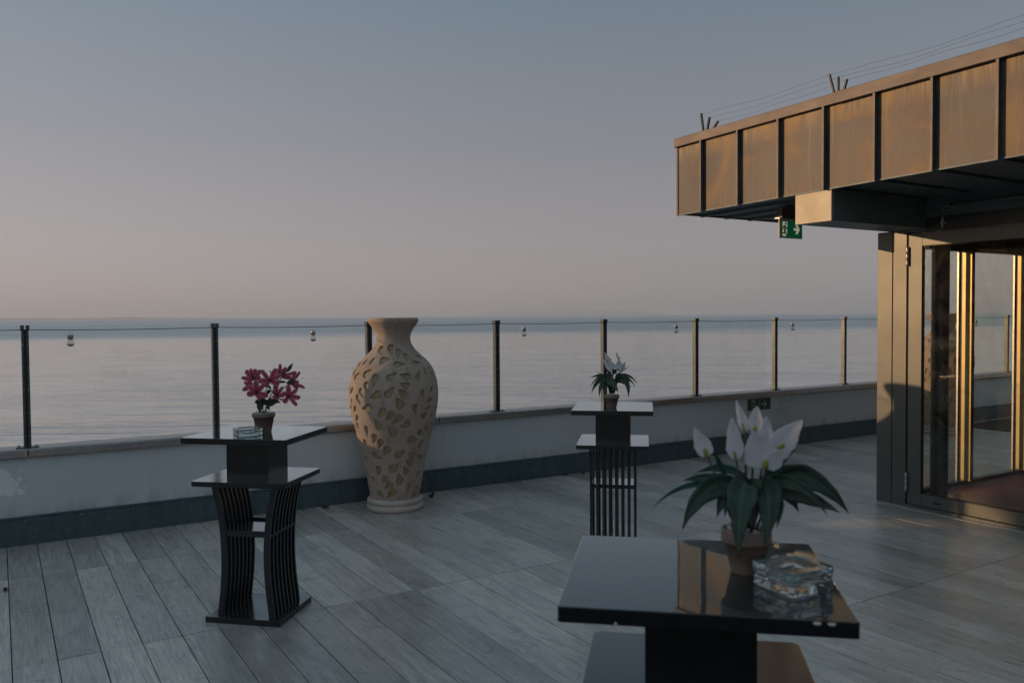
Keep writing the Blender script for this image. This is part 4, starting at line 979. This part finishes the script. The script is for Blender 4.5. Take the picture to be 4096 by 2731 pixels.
# hanging box sign
sg = empty('exit_sign', (5.37, 4.487, 2.097), 0); tag(sg, 'green hanging exit sign box with running figure and arrow under the canopy', 'exit sign', 'green exit signs')
W2 = .135
MB().box((-W2, -.02, 0), (W2, -.008, .152)).build('sign_box', MAT['signwhite'], sg, .002, 1)
MB().box((-W2 + .012, -.0215, .008), (W2 - .004, -.0205, .136)).build('sign_face', MAT['litsigngreen'], sg)
MB().box((-W2 + .02, -.03, .156), (W2 + .02, .04, .238)).build('housing', MAT['coping'], sg, .003, 1)
MB().box((-W2 - .004, -.024, .151), (W2 + .004, .024, .157)).build('lip', MAT['steel'], sg)
pictogram(sg, -W2 + .012, .010, .00124, -.0216, 'litsignwhite', 'litsigngreen')
arrow = [(0, 40), (36, 40), (18, 12), (44, 12), (72, 50), (44, 88), (18, 88), (36, 60), (0, 60)]
MB().prism(arrow, 0, .8, Matrix.Translation((.030, -.0218, .024)) @ Matrix.Rotation(R(90), 4, 'X') @ Matrix.Scale(.00098, 4)).build('arrow', MAT['litsignwhite'], sg)
rg = MB(); ringp = [(5.5 * math.cos(a), 5.5 * math.sin(a)) for a in [2 * math.pi * k / 20 for k in range(20)]]
rg.prism(ringp, 0, .6, Matrix.Translation((.113, -.0218, .022)) @ Matrix.Rotation(R(90), 4, 'X') @ Matrix.Scale(.001, 4))
mark = rg.build('round_mark', MAT['stickcream'], sg)
MB().prism([(x * .8, y * .8) for x, y in ringp], .7, 1.0, Matrix.Translation((.113, -.0218, .022)) @ Matrix.Rotation(R(90), 4, 'X') @ Matrix.Scale(.001, 4)).build('mark_field', MAT['signgreen'], mark)
MB().prism([(x * .55, y * .22) for x, y in ringp], 1.1, 1.4, Matrix.Translation((.113, -.0218, .022)) @ Matrix.Rotation(R(90), 4, 'X') @ Matrix.Scale(.001, 4)).build('mark_dot', MAT['stickcream'], mark)
# flat sign on the parapet
s2 = empty('exit_sign', (6.985, WY - .001, .437)); tag(s2, 'small flat green exit sign with arrow stuck on the parapet behind the white flowers', 'exit sign', 'green exit signs')
MB().box((0, -.003, 0), (.372, 0, .132)).build('sign_plate', MAT['stickcream'], s2)
MB().box((.004, -.0042, .004), (.184, -.0032, .128)).build('sign_field', MAT['stickgreen'], s2)
MB().box((.190, -.0042, .004), (.368, -.0032, .128)).build('sign_field', MAT['stickgreen'], s2)
pictogram(s2, .045, .008, .00116, -.0044, 'stickcream', 'stickgreen')
MB().prism([(0, 44), (60, 44), (36, 14), (50, 14), (86, 50), (50, 86), (36, 86), (60, 56), (0, 56)], 0, .8, Matrix.Translation((.215, -.0044, .012)) @ Matrix.Rotation(R(90), 4, 'X') @ Matrix.Scale(.00148, 4) @ Matrix.Scale(.73, 4)).build('arrow', MAT['stickcream'], s2)
# pale exit plate hanging inside behind the door glass
s3 = empty('hanging_plate', (7.175, 3.98, 2.05)); tag(s3, 'frosted glass plate hanging inside under the ceiling behind the door', 'hanging plate')
MB().box((0, 0, .0), (.44, .006, .12)).build('plate', MAT['railglass'], s3)
MB().box((0, -.002, -.008), (.44, .008, -.0005)).build('edge_strip', MAT['sungold'], s3)

# ------------------------------------------------------------------ wire brackets on the roof edge
WX = 5.018
br = [((5.075, 2.985, 5.105, 3.169), (5.045, 2.985, 5.010, 3.121), (5.005, 2.985, 4.913, 3.071)), ((3.800, 3.00, 3.852, 3.180), (3.779, 3.00, 3.778, 3.146), (3.748, 3.00, 3.708, 3.115)), ((2.50, 3.02, 2.45, 3.202), (2.47, 3.02, 2.40, 3.17), (2.44, 3.02, 2.35, 3.14))]
labs = ('fan of dark metal stakes at the far corner of the roof edge', 'fan of dark metal stakes on the roof edge near the coping joint', 'fan of dark metal stakes on the roof edge above the door, nearest of the three')
for bi, st3 in enumerate(br):
    e = empty('wire_bracket', (WX, st3[1][0], 2.975 + zs_(st3[1][0])))
    tag(e, labs[bi], 'wire bracket', 'stake brackets on the roof edge')
    cy0, cz0 = st3[1][0], 2.975 + zs_(st3[1][0])
    for y0, z0, y1, z1 in st3:
        d = Vector((0, y1 - y0, z1 - z0)); ln = d.length; M_ = Matrix.Translation((0, y0 - cy0, z0 - cz0)) @ Matrix.Rotation(-math.atan2(d.y, d.z), 4, 'X')
        b = MB().box((-.011, -.0015, -.02), (.011, .0015, ln), M_).box((.008, -.010, -.02), (.011, .010, ln), M_).box((-.011, -.010, -.02), (.011, -.007, ln), M_)
        b.build('stake', MAT['post'], e)
    MB().box((-.05, -.06, -.004), (.05, .06, .006)).build('foot', MAT['post'], e)
for k in range(3):
    wr = empty('bird_wire', (WX, br[0][k][2], br[0][k][3])); tag(wr, ('uppermost', 'middle', 'lowest')[k] + ' of the three thin wires strung between the stakes above the roof edge', 'wire', 'wires above the roof edge')
    pts = []; P_ = [(b_[k][2], b_[k][3] - .006) for b_ in br]
    for s in range(2):
        for i in range(13):
            t = i / 12
            if s and i == 0: continue
            y = P_[s][0] + (P_[s + 1][0] - P_[s][0]) * t; z = P_[s][1] + (P_[s + 1][1] - P_[s][1]) * t
            z += (-.018 * math.sin(math.pi * t) + .009 * math.sin(math.pi * (2.6 + k * .5) * t + k) * math.sin(math.pi * t)) * (1 if k != 0 or s else .8)
            pts.append((0, y - br[0][k][2], z - br[0][k][3]))
    MB().tube(pts, .0008, 5).build('strand', MAT['cable'], wr)

# ------------------------------------------------------------------ fallen leaves
LP = [((2.153, 6.30), 'curled brown leaf on the deck left of the vase foot'), ((3.03, 6.19), 'curled brown leaf on the deck right of the vase foot'), ((4.50, 6.345), 'small brown leaf at the skirting between vase and second table'),
      ((4.70, 6.33), 'second small brown leaf at the skirting left of the second table'), ((5.15, 6.28), 'reddish dry leaf behind the slats of the second table'), ((7.341, 6.07), 'curled dry leaf lying on the deck behind the white flowers'), ((.006, 5.36), 'dark dry leaf at the left edge of the picture')]
for i, ((x, y), lb) in enumerate(LP):
    b = MB(); vs = []; fs = []; n1, n2 = 8, 6; r3 = random.Random(i)
    for a in range(n1 + 1):
        for c in range(n2 + 1):
            u = a / n1 * 2 - 1; v_ = c / n2 * 2 - 1; wd = math.sqrt(max(0, 1 - u * u)) * .75 * (.8 + .2 * math.cos(9 * u + i))
            xx = u * .045; yy = v_ * wd * .026; zz = .004 + .018 * abs(u) ** 1.5 * (1 if i % 2 else .5) + .012 * v_ * v_ + .006 * math.sin(4 * u + 3 * v_)
            vs.append((xx, yy, zz))
    for a in range(n1):
        for c in range(n2): q = a * (n2 + 1) + c; fs.append((q, q + n2 + 1, q + n2 + 2, q + 1))
    b.add(vs, fs, True)
    e = b.build('fallen_leaf', MAT['deadleaf'], None); e.location = (x, y, .001); e.rotation_euler = (0, 0, r3.uniform(0, 6)); k = (1.1 if i in (0, 1, 5) else .65); e.scale = (k, k, k)
    tag(e, lb, 'leaf', 'dry leaves on the deck')

# ------------------------------------------------------------------ trees beyond the left end (shade the deck, show in the door glass)
p2 = Vector((-math.cos(R(34.2)), math.sin(R(34.2)), 0)); n2_ = Vector((p2.y, -p2.x, 0))
def at_ts(t, s): return p2 * t + n2_ * s
def foliage_tree(s, t, top, rad, seed):
    rr_ = random.Random(seed); p = at_ts(t, s); z0 = -2.6
    root = empty('evergreen_tree', (p.x, p.y, z0)); Ht = top - z0
    MB().tube([(0, 0, 0), (.05, 0, Ht * .4), (0, .05, Ht * .85)], [.14, .10, .03], 8).build('trunk', MAT['bark'], root)
    b = MB(); vs = []; fs = []
    for k in range(5200):
        h = rr_.uniform(.03, 1.0); r0 = rad * (1.0 if h < .8 else math.sqrt(max(.03, 1 - ((h - .8) / .2) ** 2)) ) * (.9 + .12 * math.sin(7 * h + seed))
        a = rr_.uniform(0, 6.28); q = r0 * math.sqrt(rr_.uniform(.15, 1)); c = Vector((q * math.cos(a), q * math.sin(a), h * Ht))
        u = Vector((rr_.gauss(0, 1), rr_.gauss(0, 1), rr_.gauss(0, 1))).normalized(); v_ = u.orthogonal().normalized(); sz = rr_.uniform(.10, .2)
        i0 = len(vs); vs += [c + u * sz, c + v_ * sz * .5, c - u * sz, c - v_ * sz * .5]; fs.append((i0, i0 + 1, i0 + 2, i0 + 3))
    b.add(vs, fs); b.build('crown', MAT['foliage'], root); return root
lab = ['broad evergreen tree nearest the sea beyond the left end of the terrace', 'evergreen tree second from the sea beyond the left end of the terrace', 'evergreen tree third from the sea beyond the left end of the terrace',
       'evergreen tree fourth from the sea beyond the left end of the terrace', 'evergreen tree fifth from the sea beyond the left end of the terrace', 'evergreen tree farthest inland beyond the left end of the terrace']
for i, s in enumerate((4.55, 2.75, .9, -1.2, -3.4, -5.8)):
    tr = foliage_tree(s, 14 + (i % 2) * .8, 3.75 + .25 * math.sin(i * 2.1), 1.25, i + 1); tag(tr, lab[i], 'tree', 'evergreen trees beyond the left end of the terrace')
def bare_tree(t, s, seed, Ht=7.5):
    rr_ = random.Random(seed); p = at_ts(t, s); root = empty('bare_tree', (p.x, p.y, -2.6)); b = MB(); tw = MB(); lv = []; lf = []
    def grow(p0, d, ln, r, dep):
        p1 = p0 + d * ln * .5 + Vector((rr_.uniform(-.06, .06), rr_.uniform(-.06, .06), 0)) * ln; p2_ = p0 + d * ln
        (b if dep < 3 else tw).tube([p0, p1, p2_], [r, r * .85, r * .65], 5 if dep > 1 else 8, False)
        if dep >= 5:
            return
        for k in range(3 if dep else 4):
            nd = (d + Vector((rr_.gauss(0, .55), rr_.gauss(0, .55), rr_.gauss(.05, .35)))).normalized()
            grow(p0 + (p2_ - p0) * rr_.uniform(.55, 1), nd, ln * rr_.uniform(.6, .8), r * .58, dep + 1)
    grow(Vector((0, 0, 0)), Vector((.05, 0, 1)).normalized(), Ht * .36, .12, 0)
    b.build('trunk', MAT['bark'], root); tw.build('branches', MAT['bark'], root); return root
bt = bare_tree(19, 5.2, 5, 8.5); tag(bt, 'bare branched tree mirrored at the top of the door glass', 'tree')

# ------------------------------------------------------------------ air
hz = MB().box((-24000, -24000, SEA - 1), (24000, 24000, 260)).build('haze', None); tag(hz, 'faint sea haze', kind='stuff')
hm = bpy.data.materials.new('sea_haze'); hm.use_nodes = True; hn = hm.node_tree; hn.nodes.clear()
pv = hn.nodes.new('ShaderNodeVolumePrincipled'); ho = hn.nodes.new('ShaderNodeOutputMaterial')
pv.inputs['Color'].default_value = (.93, .93, .96, 1); pv.inputs['Density'].default_value = .00016; pv.inputs['Anisotropy'].default_value = .2
hn.links.new(pv.outputs[0], ho.inputs['Volume']); hz.data.materials.append(hm)
